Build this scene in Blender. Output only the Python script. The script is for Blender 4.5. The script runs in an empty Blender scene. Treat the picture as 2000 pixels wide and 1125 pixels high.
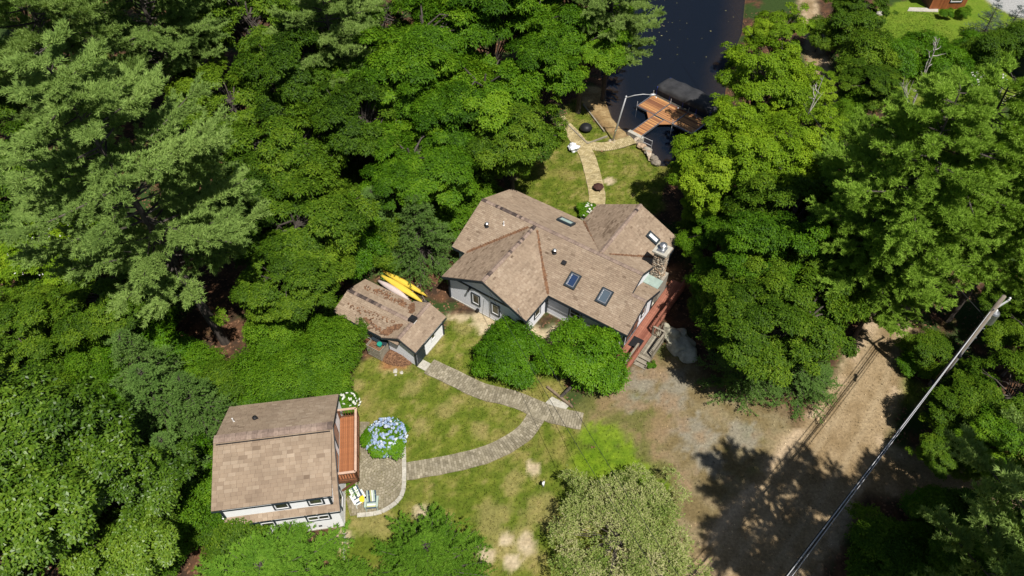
import bpy, math, random
import numpy as np
from mathutils import Vector, Matrix
random.seed(7); RNG = np.random.default_rng(7)
S = bpy.context.scene
C = bpy.context.collection
# ------------------------------------------------------------------ camera
H = 42.0; F = 1400.0; PITCH = math.atan2(F, 1227.5)
cd = bpy.data.cameras.new('camera'); cam = bpy.data.objects.new('camera', cd); C.objects.link(cam)
cam.location = (0, 0, H); cam.rotation_euler = (math.pi/2-PITCH, 0, 0)
cd.sensor_width = 36; cd.lens = F/2000*36; cd.clip_end = 9000; cd.clip_start = 0.5
S.camera = cam
# ------------------------------------------------------------------ sky, sun, exposure
SUN_EL = math.radians(62); SUN_AZ = math.radians(-61)      # azimuth towards the sun, from +X
SD = Vector((math.cos(SUN_EL)*math.cos(SUN_AZ), math.cos(SUN_EL)*math.sin(SUN_AZ), math.sin(SUN_EL)))
w = bpy.data.worlds.new('World'); S.world = w; w.use_nodes = True
nt = w.node_tree; nt.nodes.clear()
wo = nt.nodes.new('ShaderNodeOutputWorld'); bg = nt.nodes.new('ShaderNodeBackground'); sk = nt.nodes.new('ShaderNodeTexSky')
sk.sky_type = 'NISHITA'; sk.sun_disc = False; sk.sun_elevation = SUN_EL
sk.sun_rotation = math.pi/2-SUN_AZ
bg.inputs['Strength'].default_value = 0.05
nt.links.new(sk.outputs[0], bg.inputs['Color']); nt.links.new(bg.outputs[0], wo.inputs['Surface'])
sl = bpy.data.lights.new('sun', 'SUN'); sun = bpy.data.objects.new('sun', sl); C.objects.link(sun)
sl.energy = 5.0; sl.angle = math.radians(0.53); sl.color = (1.0, 0.955, 0.88)
sun.rotation_euler = SD.to_track_quat('Z', 'Y').to_euler(); sun.location = (30, -30, 80)
S.view_settings.view_transform = 'Standard'; S.view_settings.look = 'None'
S.view_settings.exposure = 0.2; S.view_settings.gamma = 1.0
S.render.engine = 'CYCLES'
S.cycles.max_bounces = 6; S.cycles.transparent_max_bounces = 6

# ------------------------------------------------------------------ pixel -> place
cp, sp = math.cos(PITCH), math.sin(PITCH)
def G(px, py, z=0.0):
    u = px-1000; v = 562.5-py
    d = (u, F*cp+v*sp, -F*sp+v*cp)
    t = (z-H)/d[2]
    return Vector((d[0]*t, d[1]*t, z))
def GXY(px, py, z=0.0):
    g = G(px, py, z); return (g.x, g.y)

# ------------------------------------------------------------------ noise
class VN:
    def __init__(s, seed): s.t = np.random.default_rng(seed).random((256, 256))
    def __call__(s, x, y):
        xi = np.floor(x).astype(int); yi = np.floor(y).astype(int)
        fx = x-xi; fy = y-yi; fx = fx*fx*(3-2*fx); fy = fy*fy*(3-2*fy)
        a = s.t[xi & 255, yi & 255]; b = s.t[(xi+1) & 255, yi & 255]; c = s.t[xi & 255, (yi+1) & 255]; d = s.t[(xi+1) & 255, (yi+1) & 255]
        return (a*(1-fx)+b*fx)*(1-fy)+(c*(1-fx)+d*fx)*fy
def fbm(x, y, f, seed, oc=4):
    r = 0; a = 1; t = 0
    for i in range(oc):
        r = r+a*VN(seed+i)(x*f, y*f); t += a; a *= .55; f *= 2.03
    return r/t

# ------------------------------------------------------------------ mesh builder
class MB:
    def __init__(s): s.v = []; s.f = []; s.t = []; s.tone = 0.5
    def add(s, vs, fs, tone=None):
        n = len(s.v); s.v += [tuple(p) for p in vs]; s.f += [tuple(i+n for i in f) for f in fs]
        s.t += [s.tone if tone is None else tone]*len(fs); return s
    def quad(s, a, b, c, d, tone=None): return s.add([a, b, c, d], [(0, 1, 2, 3)], tone)
    def obox(s, c, ax, ay, az, hx, hy, hz, tone=None):
        c = Vector(c); ax = Vector(ax).normalized()*hx; ay = Vector(ay).normalized()*hy; az = Vector(az).normalized()*hz
        vs = [c+i*ax+j*ay+k*az for k in (-1, 1) for j in (-1, 1) for i in (-1, 1)]
        return s.add(vs, [(0, 2, 3, 1), (4, 5, 7, 6), (0, 1, 5, 4), (2, 6, 7, 3), (0, 4, 6, 2), (1, 3, 7, 5)], tone)
    def box(s, x0, x1, y0, y1, z0, z1, tone=None):
        return s.obox(((x0+x1)/2, (y0+y1)/2, (z0+z1)/2), (1, 0, 0), (0, 1, 0), (0, 0, 1), (x1-x0)/2, (y1-y0)/2, (z1-z0)/2, tone)
    def beam(s, a, b, wd, ht, tone=None, up=(0, 0, 1)):
        a = Vector(a); b = Vector(b); d = b-a; side = d.cross(Vector(up))
        if side.length < 1e-5: side = Vector((1, 0, 0))
        u2 = side.cross(d)
        return s.obox((a+b)/2, d, side, u2, d.length/2, wd/2, ht/2, tone)
    def tube(s, pts, rad, n=7, cap=True, tone=None):
        pts = [Vector(p) for p in pts]
        if not hasattr(rad, '__len__'): rad = [rad]*len(pts)
        vs = []; m = len(pts)
        for i, p in enumerate(pts):
            d = (pts[min(i+1, m-1)]-pts[max(i-1, 0)]).normalized()
            a = d.cross(Vector((0, 0, 1)) if abs(d.z) < .9 else Vector((1, 0, 0))).normalized(); b = d.cross(a)
            for k in range(n):
                an = 2*math.pi*k/n; vs.append(p+(a*math.cos(an)+b*math.sin(an))*rad[i])
        fs = [(i*n+k, i*n+(k+1) % n, (i+1)*n+(k+1) % n, (i+1)*n+k) for i in range(m-1) for k in range(n)]
        if cap: fs += [tuple(range(n))[::-1], tuple((m-1)*n+k for k in range(n))]
        return s.add(vs, fs, tone)
    def lathe(s, c, prof, n=16, tone=None):
        return s.tube([(c[0], c[1], c[2]+z) for r, z in prof], [max(r, 1e-3) for r, z in prof], n, True, tone)
    def prism(s, poly, z0, z1, tone=None):
        n = len(poly); vs = [(x, y, z0) for x, y in poly]+[(x, y, z1) for x, y in poly]
        fs = [tuple(range(n))[::-1], tuple(range(n, 2*n))]+[(i, (i+1) % n, n+(i+1) % n, n+i) for i in range(n)]
        return s.add(vs, fs, tone)
    def slab(s, poly3, th, tone=None):
        n = len(poly3); p = [Vector(q) for q in poly3]
        nn = (p[1]-p[0]).cross(p[2]-p[0]).normalized()
        if nn.z < 0: p = p[::-1]; nn = -nn
        vs = [q-nn*th for q in p]+p
        fs = [tuple(range(n))[::-1], tuple(range(n, 2*n))]+[(i, (i+1) % n, n+(i+1) % n, n+i) for i in range(n)]
        return s.add(vs, fs, tone)
    def mesh(s, name):
        me = bpy.data.meshes.new(name); me.from_pydata(s.v, [], s.f)
        at = me.attributes.new('tone', 'FLOAT', 'FACE'); at.data.foreach_set('value', np.array(s.t, 'f'))
        me.update(); return me
def np_mesh(name, V, nper, tone, smooth=False):
    """V (n*nper,3): every nper vertices one face; tone per face"""
    n = len(V)//nper; me = bpy.data.meshes.new(name)
    me.vertices.add(len(V)); me.vertices.foreach_set('co', np.ascontiguousarray(V, 'f').ravel())
    me.loops.add(len(V)); me.loops.foreach_set('vertex_index', np.arange(len(V), dtype='i'))
    me.polygons.add(n); me.polygons.foreach_set('loop_start', np.arange(0, len(V), nper, dtype='i'))
    me.polygons.foreach_set('loop_total', np.full(n, nper, 'i'))
    at = me.attributes.new('tone', 'FLOAT', 'FACE'); at.data.foreach_set('value', np.ascontiguousarray(tone, 'f'))
    me.update(calc_edges=True); return me
def link(name, me, mat=None, parent=None, label=None, cat=None, group=None, kind=None, loc=None, rz=None, smooth=False):
    if isinstance(me, MB): me = me.mesh(name)
    if mat is not None and me is not None and len(me.materials) == 0: me.materials.append(mat)
    if smooth and me is not None: me.polygons.foreach_set('use_smooth', np.ones(len(me.polygons), dtype=bool))
    o = bpy.data.objects.new(name, me); C.objects.link(o)
    if parent: o.parent = parent
    if label: o['label'] = label
    if cat: o['category'] = cat
    if group: o['group'] = group
    if kind: o['kind'] = kind
    if loc is not None: o.location = loc
    if rz is not None: o.rotation_euler = (0, 0, rz)
    return o
def thing(name, label, cat, loc=(0, 0, 0), rz=0, group=None):
    return link(name, None, None, None, label, cat, group, None, loc, rz)

# ------------------------------------------------------------------ materials
def ramp(nt, fac, stops):
    r = nt.nodes.new('ShaderNodeValToRGB'); nt.links.new(fac, r.inputs[0])
    while len(r.color_ramp.elements) < len(stops): r.color_ramp.elements.new(0.5)
    for e, (p, c) in zip(r.color_ramp.elements, stops): e.position = p; e.color = (*c, 1)
    return r.outputs[0]
def mat(name, stops, rough=.7, attr=True, nscale=0, namt=.3, bump=0, spec=.3, metal=0, transl=0, objrand=0, coat=0, nstretch=None, attrcol=None, wave=None):
    m = bpy.data.materials.new(name); m.use_nodes = True; n = m.node_tree; n.nodes.clear(); L = n.links.new
    out = n.nodes.new('ShaderNodeOutputMaterial'); bs = n.nodes.new('ShaderNodeBsdfPrincipled')
    bs.inputs['Roughness'].default_value = rough; bs.inputs['Specular IOR Level'].default_value = spec; bs.inputs['Metallic'].default_value = metal
    bs.inputs['Coat Weight'].default_value = coat
    if isinstance(stops[0], (int, float)): stops = [(0, stops), (1, stops)]
    a = n.nodes.new('ShaderNodeAttribute'); a.attribute_name = attrcol or 'tone'
    if attrcol: col = a.outputs['Color']
    else:
        fac = a.outputs['Fac']
        if objrand:
            oi = n.nodes.new('ShaderNodeObjectInfo'); mm = n.nodes.new('ShaderNodeMath'); mm.operation = 'MULTIPLY_ADD'
            mm.inputs[1].default_value = objrand; L(oi.outputs['Random'], mm.inputs[0])
            m3 = n.nodes.new('ShaderNodeMath'); m3.operation = 'SUBTRACT'; m3.inputs[1].default_value = objrand/2; L(fac, m3.inputs[0]); L(m3.outputs[0], mm.inputs[2])
            fac = mm.outputs[0]
        col = ramp(n, fac, stops)
    if nscale:
        tc = n.nodes.new('ShaderNodeTexCoord'); src = tc.outputs['Object']
        if nstretch:
            mp = n.nodes.new('ShaderNodeMapping'); mp.inputs['Scale'].default_value = nstretch; L(src, mp.inputs[0]); src = mp.outputs[0]
        nz = n.nodes.new('ShaderNodeTexNoise'); nz.inputs['Scale'].default_value = nscale; nz.inputs['Detail'].default_value = 7; nz.inputs['Roughness'].default_value = .65; L(src, nz.inputs['Vector'])
        mr = n.nodes.new('ShaderNodeMapRange'); mr.inputs[1].default_value = .3; mr.inputs[2].default_value = .7; mr.inputs[3].default_value = 1-namt; mr.inputs[4].default_value = 1+namt; L(nz.outputs[0], mr.inputs[0])
        mx = n.nodes.new('ShaderNodeMix'); mx.data_type = 'RGBA'; mx.blend_type = 'MULTIPLY'; mx.inputs[0].default_value = 1
        L(col, mx.inputs[6]); L(mr.outputs[0], mx.inputs[7]); col = mx.outputs[2]
        if bump:
            b = n.nodes.new('ShaderNodeBump'); b.inputs['Strength'].default_value = bump; b.inputs['Distance'].default_value = .05; L(nz.outputs[0], b.inputs['Height']); L(b.outputs[0], bs.inputs['Normal'])
    L(col, bs.inputs['Base Color']); sh = bs.outputs[0]
    if transl:
        tr = n.nodes.new('ShaderNodeBsdfTranslucent'); mx = n.nodes.new('ShaderNodeMixShader'); mx.inputs[0].default_value = transl
        hs = n.nodes.new('ShaderNodeMix'); hs.data_type = 'RGBA'; hs.blend_type = 'MULTIPLY'; hs.inputs[0].default_value = 1; hs.inputs[7].default_value = (1.5, 1.35, .5, 1)
        L(col, hs.inputs[6]); L(hs.outputs[2], tr.inputs[0]); L(sh, mx.inputs[1]); L(tr.outputs[0], mx.inputs[2]); sh = mx.outputs[0]
    L(sh, out.inputs[0]); return m
M = {}
M['ground'] = mat('ground_field', (0, 0, 0), .95, attrcol='col', nscale=5, namt=.3, bump=.5, spec=.1)
M['fgrass'] = mat('grass_blades', (0, 0, 0), .7, attrcol='col', spec=.2, transl=.25)
M['oak'] = mat('oak_leaves', [(0, (.021, .052, .004)), (.5, (.066, .135, .007)), (1, (.165, .255, .016))], .55, spec=.12, transl=.22, objrand=.3)
M['beech'] = mat('beech_leaves', [(0, (.026, .075, .003)), (.5, (.082, .185, .007)), (1, (.18, .305, .015))], .55, spec=.12, transl=.24, objrand=.25)
M['maple'] = mat('maple_leaves', [(0, (.03, .07, .005)), (.5, (.09, .175, .012)), (1, (.2, .3, .03))], .4, spec=.3, transl=.22, objrand=.25)
M['lime'] = mat('lime_leaves', [(0, (.06, .125, .005)), (.5, (.155, .27, .01)), (1, (.27, .39, .02))], .55, spec=.12, transl=.24, objrand=.2)
M['pine'] = mat('pine_needles', [(0, (.1, .17, .04)), (.5, (.215, .325, .075)), (1, (.35, .47, .14))], .65, spec=.05, transl=.22, objrand=.22)
M['pineY'] = mat('yellow_green_pine_needles', [(0, (.105, .19, .02)), (.5, (.215, .36, .04)), (1, (.34, .5, .08))], .65, spec=.05, transl=.22, objrand=.22)  # yellower green than the other pine needles
M['hemlock'] = mat('hemlock_needles', [(0, (.05, .11, .02)), (.5, (.12, .22, .045)), (1, (.2, .32, .08))], .6, spec=.08, transl=.2, objrand=.25)
M['spruce'] = mat('spruce_needles', [(0, (.04, .07, .07)), (.5, (.1, .15, .15)), (1, (.2, .26, .27))], .55, transl=.1)
M['cedar'] = mat('cedar_sprays', [(0, (.045, .115, .009)), (.5, (.11, .23, .018)), (1, (.19, .33, .035))], .6, spec=.08, transl=.2, objrand=.1)
M['rhodo'] = mat('rhododendron_leaves', [(0, (.028, .085, .003)), (.5, (.08, .195, .006)), (1, (.155, .3, .012))], .5, spec=.16, transl=.24, objrand=.2)
M['willow'] = mat('dappled_willow_leaves', [(0, (.11, .19, .025)), (.35, (.23, .3, .07)), (.7, (.39, .4, .17)), (1, (.52, .46, .29))], .7, spec=.08, transl=.2)
M['bark'] = mat('bark', [(0, (.045, .036, .03)), (1, (.1, .085, .072))], .9, nscale=6, namt=.5, bump=.6, nstretch=(1, 1, .2))
M['deadwood'] = mat('bleached_wood', [(0, (.26, .23, .2)), (1, (.45, .42, .38))], .85, nscale=8, namt=.3)
M['bluefl'] = mat('blue_petals', [(0, (.2, .3, .52)), (.5, (.38, .47, .64)), (1, (.68, .72, .76))], .7, transl=.15, objrand=.9)
M['whitefl'] = mat('white_petals', [(0, (.7, .72, .66)), (1, (.85, .85, .8))], .7, transl=.15)
M['shingle'] = mat('brown_shingles', [(0, (.14, .098, .067)), (.3, (.25, .185, .132)), (.6, (.3, .227, .162)), (1, (.38, .3, .222))],   .93, nscale=.9, namt=.12, bump=.15, spec=.15)
M['roofbase'] = mat('roof_felt', (.16, .115, .09), .95, nscale=4)
M['cap'] = mat('ridge_cap', [(0, (.05, .038, .036)), (.5, (.24, .175, .14)), (1, (.33, .25, .2))], .93, nscale=6, namt=.25)
M['litter'] = mat('pine_litter', [(0, (.1, .05, .03)), (1, (.26, .14, .075))], .95)
M['siding'] = mat('white_siding', [(0, (.66, .67, .71)), (1, (.76, .77, .81))], .55, nscale=2, namt=.04)
M['white'] = mat('white_paint', (.82, .82, .82), .5, nscale=4, namt=.04)
M['trim'] = mat('slate_trim', (.022, .032, .042), .5, nscale=6, namt=.2)
M['conc'] = mat('concrete', [(0, (.36, .34, .29)), (1, (.5, .47, .4))], .9, nscale=5, namt=.25, bump=.2)
M['glass'] = mat('window_glass', [(0, (.02, .022, .018)), (1, (.1, .1, .06))], .04, spec=.6, nscale=2.5, namt=.6)
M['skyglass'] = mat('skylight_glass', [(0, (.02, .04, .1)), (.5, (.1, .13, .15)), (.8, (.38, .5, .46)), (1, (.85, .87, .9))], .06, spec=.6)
M['metal'] = mat('galvanised_metal', (.52, .53, .54), .32, metal=.85, nscale=7, namt=.15)
M['lampmetal'] = mat('lamp_pole_metal', (.5, .5, .51), .5, metal=.3, nscale=4, namt=.12)
M['dark'] = mat('black_plastic', (.016, .016, .018), .5)
M['cover'] = mat('boat_cover', [(0, (.03, .03, .032)), (1, (.045, .045, .048))], .62, nscale=1.5, namt=.35, bump=.5)
M['stone'] = mat('field_stone', [(0, (.16, .13, .1)), (.4, (.33, .29, .23)), (.7, (.42, .3, .2)), (1, (.52, .47, .38))], .9, nscale=6, namt=.35, bump=.4, objrand=.9)
M['mortar'] = mat('mortar', (.33, .3, .25), .95, nscale=8)
M['paver'] = mat('grey_pavers', [(0, (.19, .165, .112)), (.5, (.26, .228, .16)), (1, (.34, .3, .22))], .92, nscale=1.3, namt=.22, spec=.15)
M['paverg'] = mat('gold_pavers', [(0, (.31, .25, .125)), (.5, (.4, .325, .17)), (1, (.48, .4, .23))], .92, nscale=1.3, namt=.22, spec=.15)
M['joint'] = mat('paver_joint', (.2, .17, .11), .95, nscale=5)
M['cedarw'] = mat('cedar_planks', [(0, (.2, .085, .045)), (.5, (.42, .2, .085)), (1, (.62, .34, .13))], .6, nscale=4, namt=.22, nstretch=(3, 3, 3), objrand=.5)
M['orangew'] = mat('stained_deck', [(0, (.28, .105, .045)), (1, (.37, .145, .06))], .6, nscale=3, namt=.15, objrand=.5)
M['redw'] = mat('red_deck', [(0, (.2, .07, .045)), (1, (.32, .13, .085))], .7, nscale=3, namt=.2, objrand=.5)
M['pinkw'] = mat('faded_rail', [(0, (.5, .33, .24)), (1, (.6, .42, .32))], .75, nscale=4, namt=.15)
M['greyw'] = mat('weathered_wood', [(0, (.2, .175, .135)), (1, (.32, .285, .22))], .85, nscale=3, namt=.3, objrand=.5)
M['brownw'] = mat('dark_brown_wood', (.16, .07, .035), .7, nscale=4, namt=.25)
M['yellow'] = mat('yellow_hull', (.72, .53, .07), .45, coat=.1, nscale=2.5, namt=.1)
M['paleh'] = mat('pale_hull', (.6, .5, .47), .5, nscale=3, namt=.1)
M['green'] = mat('green_metal', (.3, .38, .34), .5, nscale=3, namt=.15)
M['blue'] = mat('blue_paint', (.03, .06, .3), .4)
M['navy'] = mat('navy_wall', (.02, .03, .05), .6, nscale=3)
M['boards'] = mat('stained_boards', [(0, (.19, .055, .022)), (1, (.36, .125, .045))], .6, nscale=3, namt=.2, objrand=.6)
M['slatw'] = mat('slat_white', (.7, .72, .68), .6); M['slatn'] = mat('slat_navy', (.05, .08, .12), .6); M['slaty'] = mat('slat_yellow', (.45, .46, .22), .6); M['slatg'] = mat('slat_sage', (.38, .46, .4), .6)
M['yel2'] = mat('yellow_table', (.85, .55, .03), .5)
M['teal'] = mat('teal_plastic', (.02, .28, .2), .5)
M['polew'] = mat('pole_wood', (.24, .2, .16), .9, nscale=5, namt=.4, nstretch=(1, 1, .15))
M['wire'] = mat('wire', (.03, .03, .033), .5)
M['wirel'] = mat('bare_wire', (.5, .5, .52), .5, metal=.2)
M['rust'] = mat('rusty_steel', (.06, .025, .018), .8, nscale=7, namt=.4)
M['bag'] = mat('white_bag', (.72, .74, .78), .6, nscale=3, namt=.1)
M['terrac'] = mat('terracotta', (.4, .17, .1), .8)
M['boulder'] = mat('boulder', [(0, (.36, .34, .25)), (1, (.48, .46, .35))], .92, nscale=1.6, namt=.45, bump=.6)
M['log'] = mat('timber', (.2, .15, .1), .9, nscale=4, namt=.4)
M['lilypad'] = mat('lily_pads', [(0, (.16, .15, .05)), (1, (.34, .3, .13))], .6)

# ------------------------------------------------------------------ generic course tiler (shingles, lap siding, planks)
def clip(poly, a, b, c):
    out = []
    for i in range(len(poly)):
        p = poly[i]; q = poly[(i+1) % len(poly)]
        dp = a*p[0]+b*p[1]-c; dq = a*q[0]+b*q[1]-c
        if dp >= 0: out.append(p)
        if (dp >= 0) != (dq >= 0):
            t = dp/(dp-dq); out.append((p[0]+t*(q[0]-p[0]), p[1]+t*(q[1]-p[1])))
    return out
def courses(mb, poly3, expo, tab, th, tonef, off=0.0, gap=0.0, up=None, nudge=.004):
    P = [Vector(p) for p in poly3]
    n = (P[1]-P[0]).cross(P[2]-P[0]).normalized()
    if up is None and n.z < 0: n = -n
    if up is not None and n.dot(Vector(up)) < 0: n = -n
    s = n.cross(Vector((0, 0, 1)))
    s = -s if s.length else Vector((1, 0, 0)); s.normalize(); t = n.cross(s)
    if t.z < 0: t = -t; s = -s
    O = P[0]; q = [((p-O).dot(s), (p-O).dot(t)) for p in P]
    ar = sum(q[i][0]*q[(i+1) % len(q)][1]-q[(i+1) % len(q)][0]*q[i][1] for i in range(len(q)))
    if ar < 0: q = q[::-1]
    s0 = min(p[0] for p in q); s1 = max(p[0] for p in q); t0 = min(p[1] for p in q); t1 = max(p[1] for p in q)
    k = 0; y = t0
    while y < t1-1e-4:
        x = s0-(0 if tab > 50 else (random.random())*tab)
        while x < s1:
            tw = tab*(1 if tab > 50 else random.uniform(.75, 1.25))
            r = [(x+gap, y), (x+tw-gap, y), (x+tw-gap, y+expo), (x+gap, y+expo)]
            for i in range(len(q)):
                e0 = q[i]; e1 = q[(i+1) % len(q)]; a = -(e1[1]-e0[1]); b = e1[0]-e0[0]
                r = clip(r, a, b, a*e0[0]+b*e0[1])
                if len(r) < 3: break
            if len(r) >= 3:
                tn = tonef(x, y)
                vs = []
                for (px_, py_) in r:
                    hh = nudge+th*(1-(py_-y)/expo)
                    vs.append(O+s*px_+t*py_+n*(off+hh))
                m = len(vs); low = [i for i in range(m) if abs(r[i][1]-y) < 1e-5 and abs(r[(i+1) % m][1]-y) < 1e-5]
                fs = [tuple(range(m))]
                base = list(vs)
                for i in low:
                    a_ = vs[i]-n*(th+nudge*.5); b_ = vs[(i+1) % m]-n*(th+nudge*.5); base += [a_, b_]
                    fs.append((i, len(base)-2, len(base)-1, (i+1) % m))
                mb.add(base, fs, tn)
            x += tw
        y += expo; k += 1
VNa = VN(91)
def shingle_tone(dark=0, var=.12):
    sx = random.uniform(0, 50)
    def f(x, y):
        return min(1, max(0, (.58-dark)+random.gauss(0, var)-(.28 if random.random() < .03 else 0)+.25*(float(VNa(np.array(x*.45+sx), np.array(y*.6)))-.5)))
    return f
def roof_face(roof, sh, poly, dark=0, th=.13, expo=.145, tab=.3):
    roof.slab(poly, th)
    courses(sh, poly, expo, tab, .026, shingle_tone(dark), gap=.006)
def ridge_caps(mb, a, b, wd, drop, darks=(), step=.22):
    a = Vector(a); b = Vector(b); d = b-a; L = d.length; d.normalize(); sd = d.cross(Vector((0, 0, 1))).normalized(); n = int(L/step)
    for i in range(n):
        c = a+d*(i+.5)*L/n; t = (i+.5)/n; tn = random.uniform(.4, .85)
        for (p, q, pr) in darks:
            if p < t < q and random.random() < pr: tn = random.uniform(0, .2)
        h = L/n/2*.97; z = Vector((0, 0, .05+.012*(i % 2)))
        for sg in (-1, 1):
            e = sd*sg*wd+Vector((0, 0, -drop*wd))
            vs = [c-d*h+z, c+d*h+z+Vector((0, 0, .008)), c+d*h+z+e, c-d*h+z+e]
            if sg < 0: vs = vs[::-1]
            mb.add(vs+[p-Vector((0, 0, .03)) for p in vs], [(0, 1, 2, 3), (2, 1, 5, 6), (3, 2, 6, 7), (0, 3, 7, 4)], tn)
def litter(mb, a, b, wd, n, taper=True, zoff=.03, nrm=(0, 0, 1)):
    a = Vector(a); b = Vector(b); d = (b-a); L = d.length; dn = d.normalized(); sd = dn.cross(Vector(nrm)).normalized()
    for i in range(n):
        t = random.random(); wv = wd*(.25+.75*math.sin(math.pi*min(1, max(0, t)))) if taper else wd
        p = a+d*t+sd*random.gauss(0, wv*.5)+Vector((0, 0, zoff+random.uniform(0, .03)))
        an = random.uniform(0, 6.3); l = random.uniform(.04, .13); e = (dn*math.cos(an)+sd*math.sin(an))*l; e2 = (dn*-math.sin(an)+sd*math.cos(an))*l*.5
        tn = random.random(); zz = Vector((0, 0, random.uniform(-.01, .02)))
        mb.quad(p-e, p-e2, p+e+zz, p+e2, tn)
def wall(parent, p0, p1, z0, z1, gable=None, name='wall', mt='siding', gz=None):
    """lap-sided wall from p0 to p1 (outward side to the right when walking p0->p1); gable: ridge z at mid"""
    p0 = Vector((*p0, 0)); p1 = Vector((*p1, 0)); d = (p1-p0); n = Vector((d.y, -d.x, 0)).normalized()
    poly = [p0+Vector((0, 0, z0)), p1+Vector((0, 0, z0)), p1+Vector((0, 0, z1))]
    if gable: poly.append(p0+d*(gz if gz else .5)+Vector((0, 0, gable)))
    poly.append(p0+Vector((0, 0, z1)))
    mb = MB(); k = len(poly); back = [q-n*.12 for q in poly]
    mb.add(poly+back, [tuple(range(k)), tuple(range(k, 2*k))[::-1]]+[(i, k+i, k+(i+1) % k, (i+1) % k) for i in range(k)], .2)
    o = link(name, mb, M[mt], parent)
    m2 = MB(); courses(m2, poly, .125, 100, .016, lambda x, y: random.uniform(.3, .9), up=n)
    link('lap_siding', m2, M[mt], o, kind='stuff')
    return o, n
def window(parent, c, n, wd, ht, mull=0, rail=False, trim='trim', tone=.4, tw=.09):
    c = Vector(c); n = Vector(n).normalized(); s = Vector((-n.y, n.x, 0)) if abs(n.z) < .9 else Vector((1, 0, 0)); s.normalize(); u = n.cross(s)
    if u.z < 0: u = -u
    mb = MB()
    for sg in (-1, 1):
        mb.obox(c+s*sg*(wd/2+tw/2)+n*.045, s, u, n, tw/2, ht/2+tw, .03)
        mb.obox(c+u*sg*(ht/2+tw/2)+n*.045, s, u, n, wd/2, tw/2, .03)
    w_ = link('window', mb, M[trim], parent)
    mb = MB()
    for sg in (-1, 1):
        mb.obox(c+s*sg*(wd/2-.03)+n*.04, s, u, n, .03, ht/2, .022); mb.obox(c+u*sg*(ht/2-.03)+n*.04, s, u, n, wd/2-.06, .03, .022)
    for i in range(mull): mb.obox(c+s*wd*((i+1)/(mull+1)-.5)+n*.042, s, u, n, .04, ht/2-.06, .022)
    if rail: mb.obox(c+n*.038, s, u, n, wd/2-.06, .025, .022)
    link('frame', mb, M['white'], w_)
    k = mull+1
    for i in range(k):
        for j in ((0, 1) if rail else (0,)):
            mb = MB(); ww = wd/k; hh = ht/(2 if rail else 1)
            mb.obox(c+s*(-wd/2+ww*(i+.5))+u*((-.25+.5*j)*ht if rail else 0)+n*.028, s, u, n, ww/2-.01, hh/2-.01, .006, random.uniform(.1, .9))
            link('pane', mb, M['glass'], w_)
    return w_
def skylight(parent, c, n, s, wd, ht, tone):
    c = Vector(c); n = Vector(n).normalized(); s = Vector(s).normalized(); u = n.cross(s)
    mb = MB()
    for sg in (-1, 1):
        mb.obox(c+s*sg*(wd/2+.06)+n*.09, s, u, n, .06, ht/2+.12, .09); mb.obox(c+u*sg*(ht/2+.06)+n*.09, s, u, n, wd/2, .06, .09)
    o = link('skylight', mb, M['trim'], parent)
    mb = MB()
    for sg in (-1, 1):
        mb.obox(c+s*sg*(wd/2-.025)+n*.16, s, u, n, .03, ht/2, .03); mb.obox(c+u*sg*(ht/2-.025)+n*.16, s, u, n, wd/2-.055, .03, .03)
    link('frame', mb, M['metal'], o)
    mb = MB(); mb.obox(c+n*.13, s, u, n, wd/2-.05, ht/2-.05, .01, tone); link('pane', mb, M['skyglass'], o)
def roof_vent(parent, c, r=.14, h=.3, mt='metal', cap=True):
    mb = MB(); mb.lathe(c, [(r*1.5, 0), (r*1.4, .03), (r*.8, .06), (r*.8, h)], 12)
    o = link('roof_vent', mb, M['dark' if cap else mt], parent, smooth=False)
    if cap:
        mb = MB(); mb.lathe((c[0], c[1], c[2]+h), [(r*1.25, 0), (r*1.25, .05), (r*.6, .12), (.01, .13)], 12); link('vent_cap', mb, M[mt], o)
def rock_mesh(name, r, seed, flat=.7, sub=2, rough=.25):
    import bmesh
    bm = bmesh.new(); bmesh.ops.create_icosphere(bm, subdivisions=sub, radius=1); rg = np.random.default_rng(seed); ph = rg.uniform(0, 6, (6, 3)); fr = rg.normal(0, 1.6, (6, 3))
    for v in bm.verts:
        k = 1+rough*(sum(math.sin(fr[i][0]*v.co.x*1.5+fr[i][1]*v.co.y*1.5+fr[i][2]*v.co.z*1.5+ph[i][0]) for i in range(6))/3+(sum(math.sin(fr[i][1]*v.co.x*4.5+fr[i][2]*v.co.y*4.5+fr[i][0]*v.co.z*4.5+ph[i][1]) for i in range(6))/9 if sub > 2 else 0))
        v.co = Vector((v.co.x*k*r, v.co.y*k*r, v.co.z*k*r*flat))
    me = bpy.data.meshes.new(name); bm.to_mesh(me); bm.free()
    at = me.attributes.new('tone', 'FLOAT', 'FACE'); at.data.foreach_set('value', np.full(len(me.polygons), .5, 'f')); return me

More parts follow.
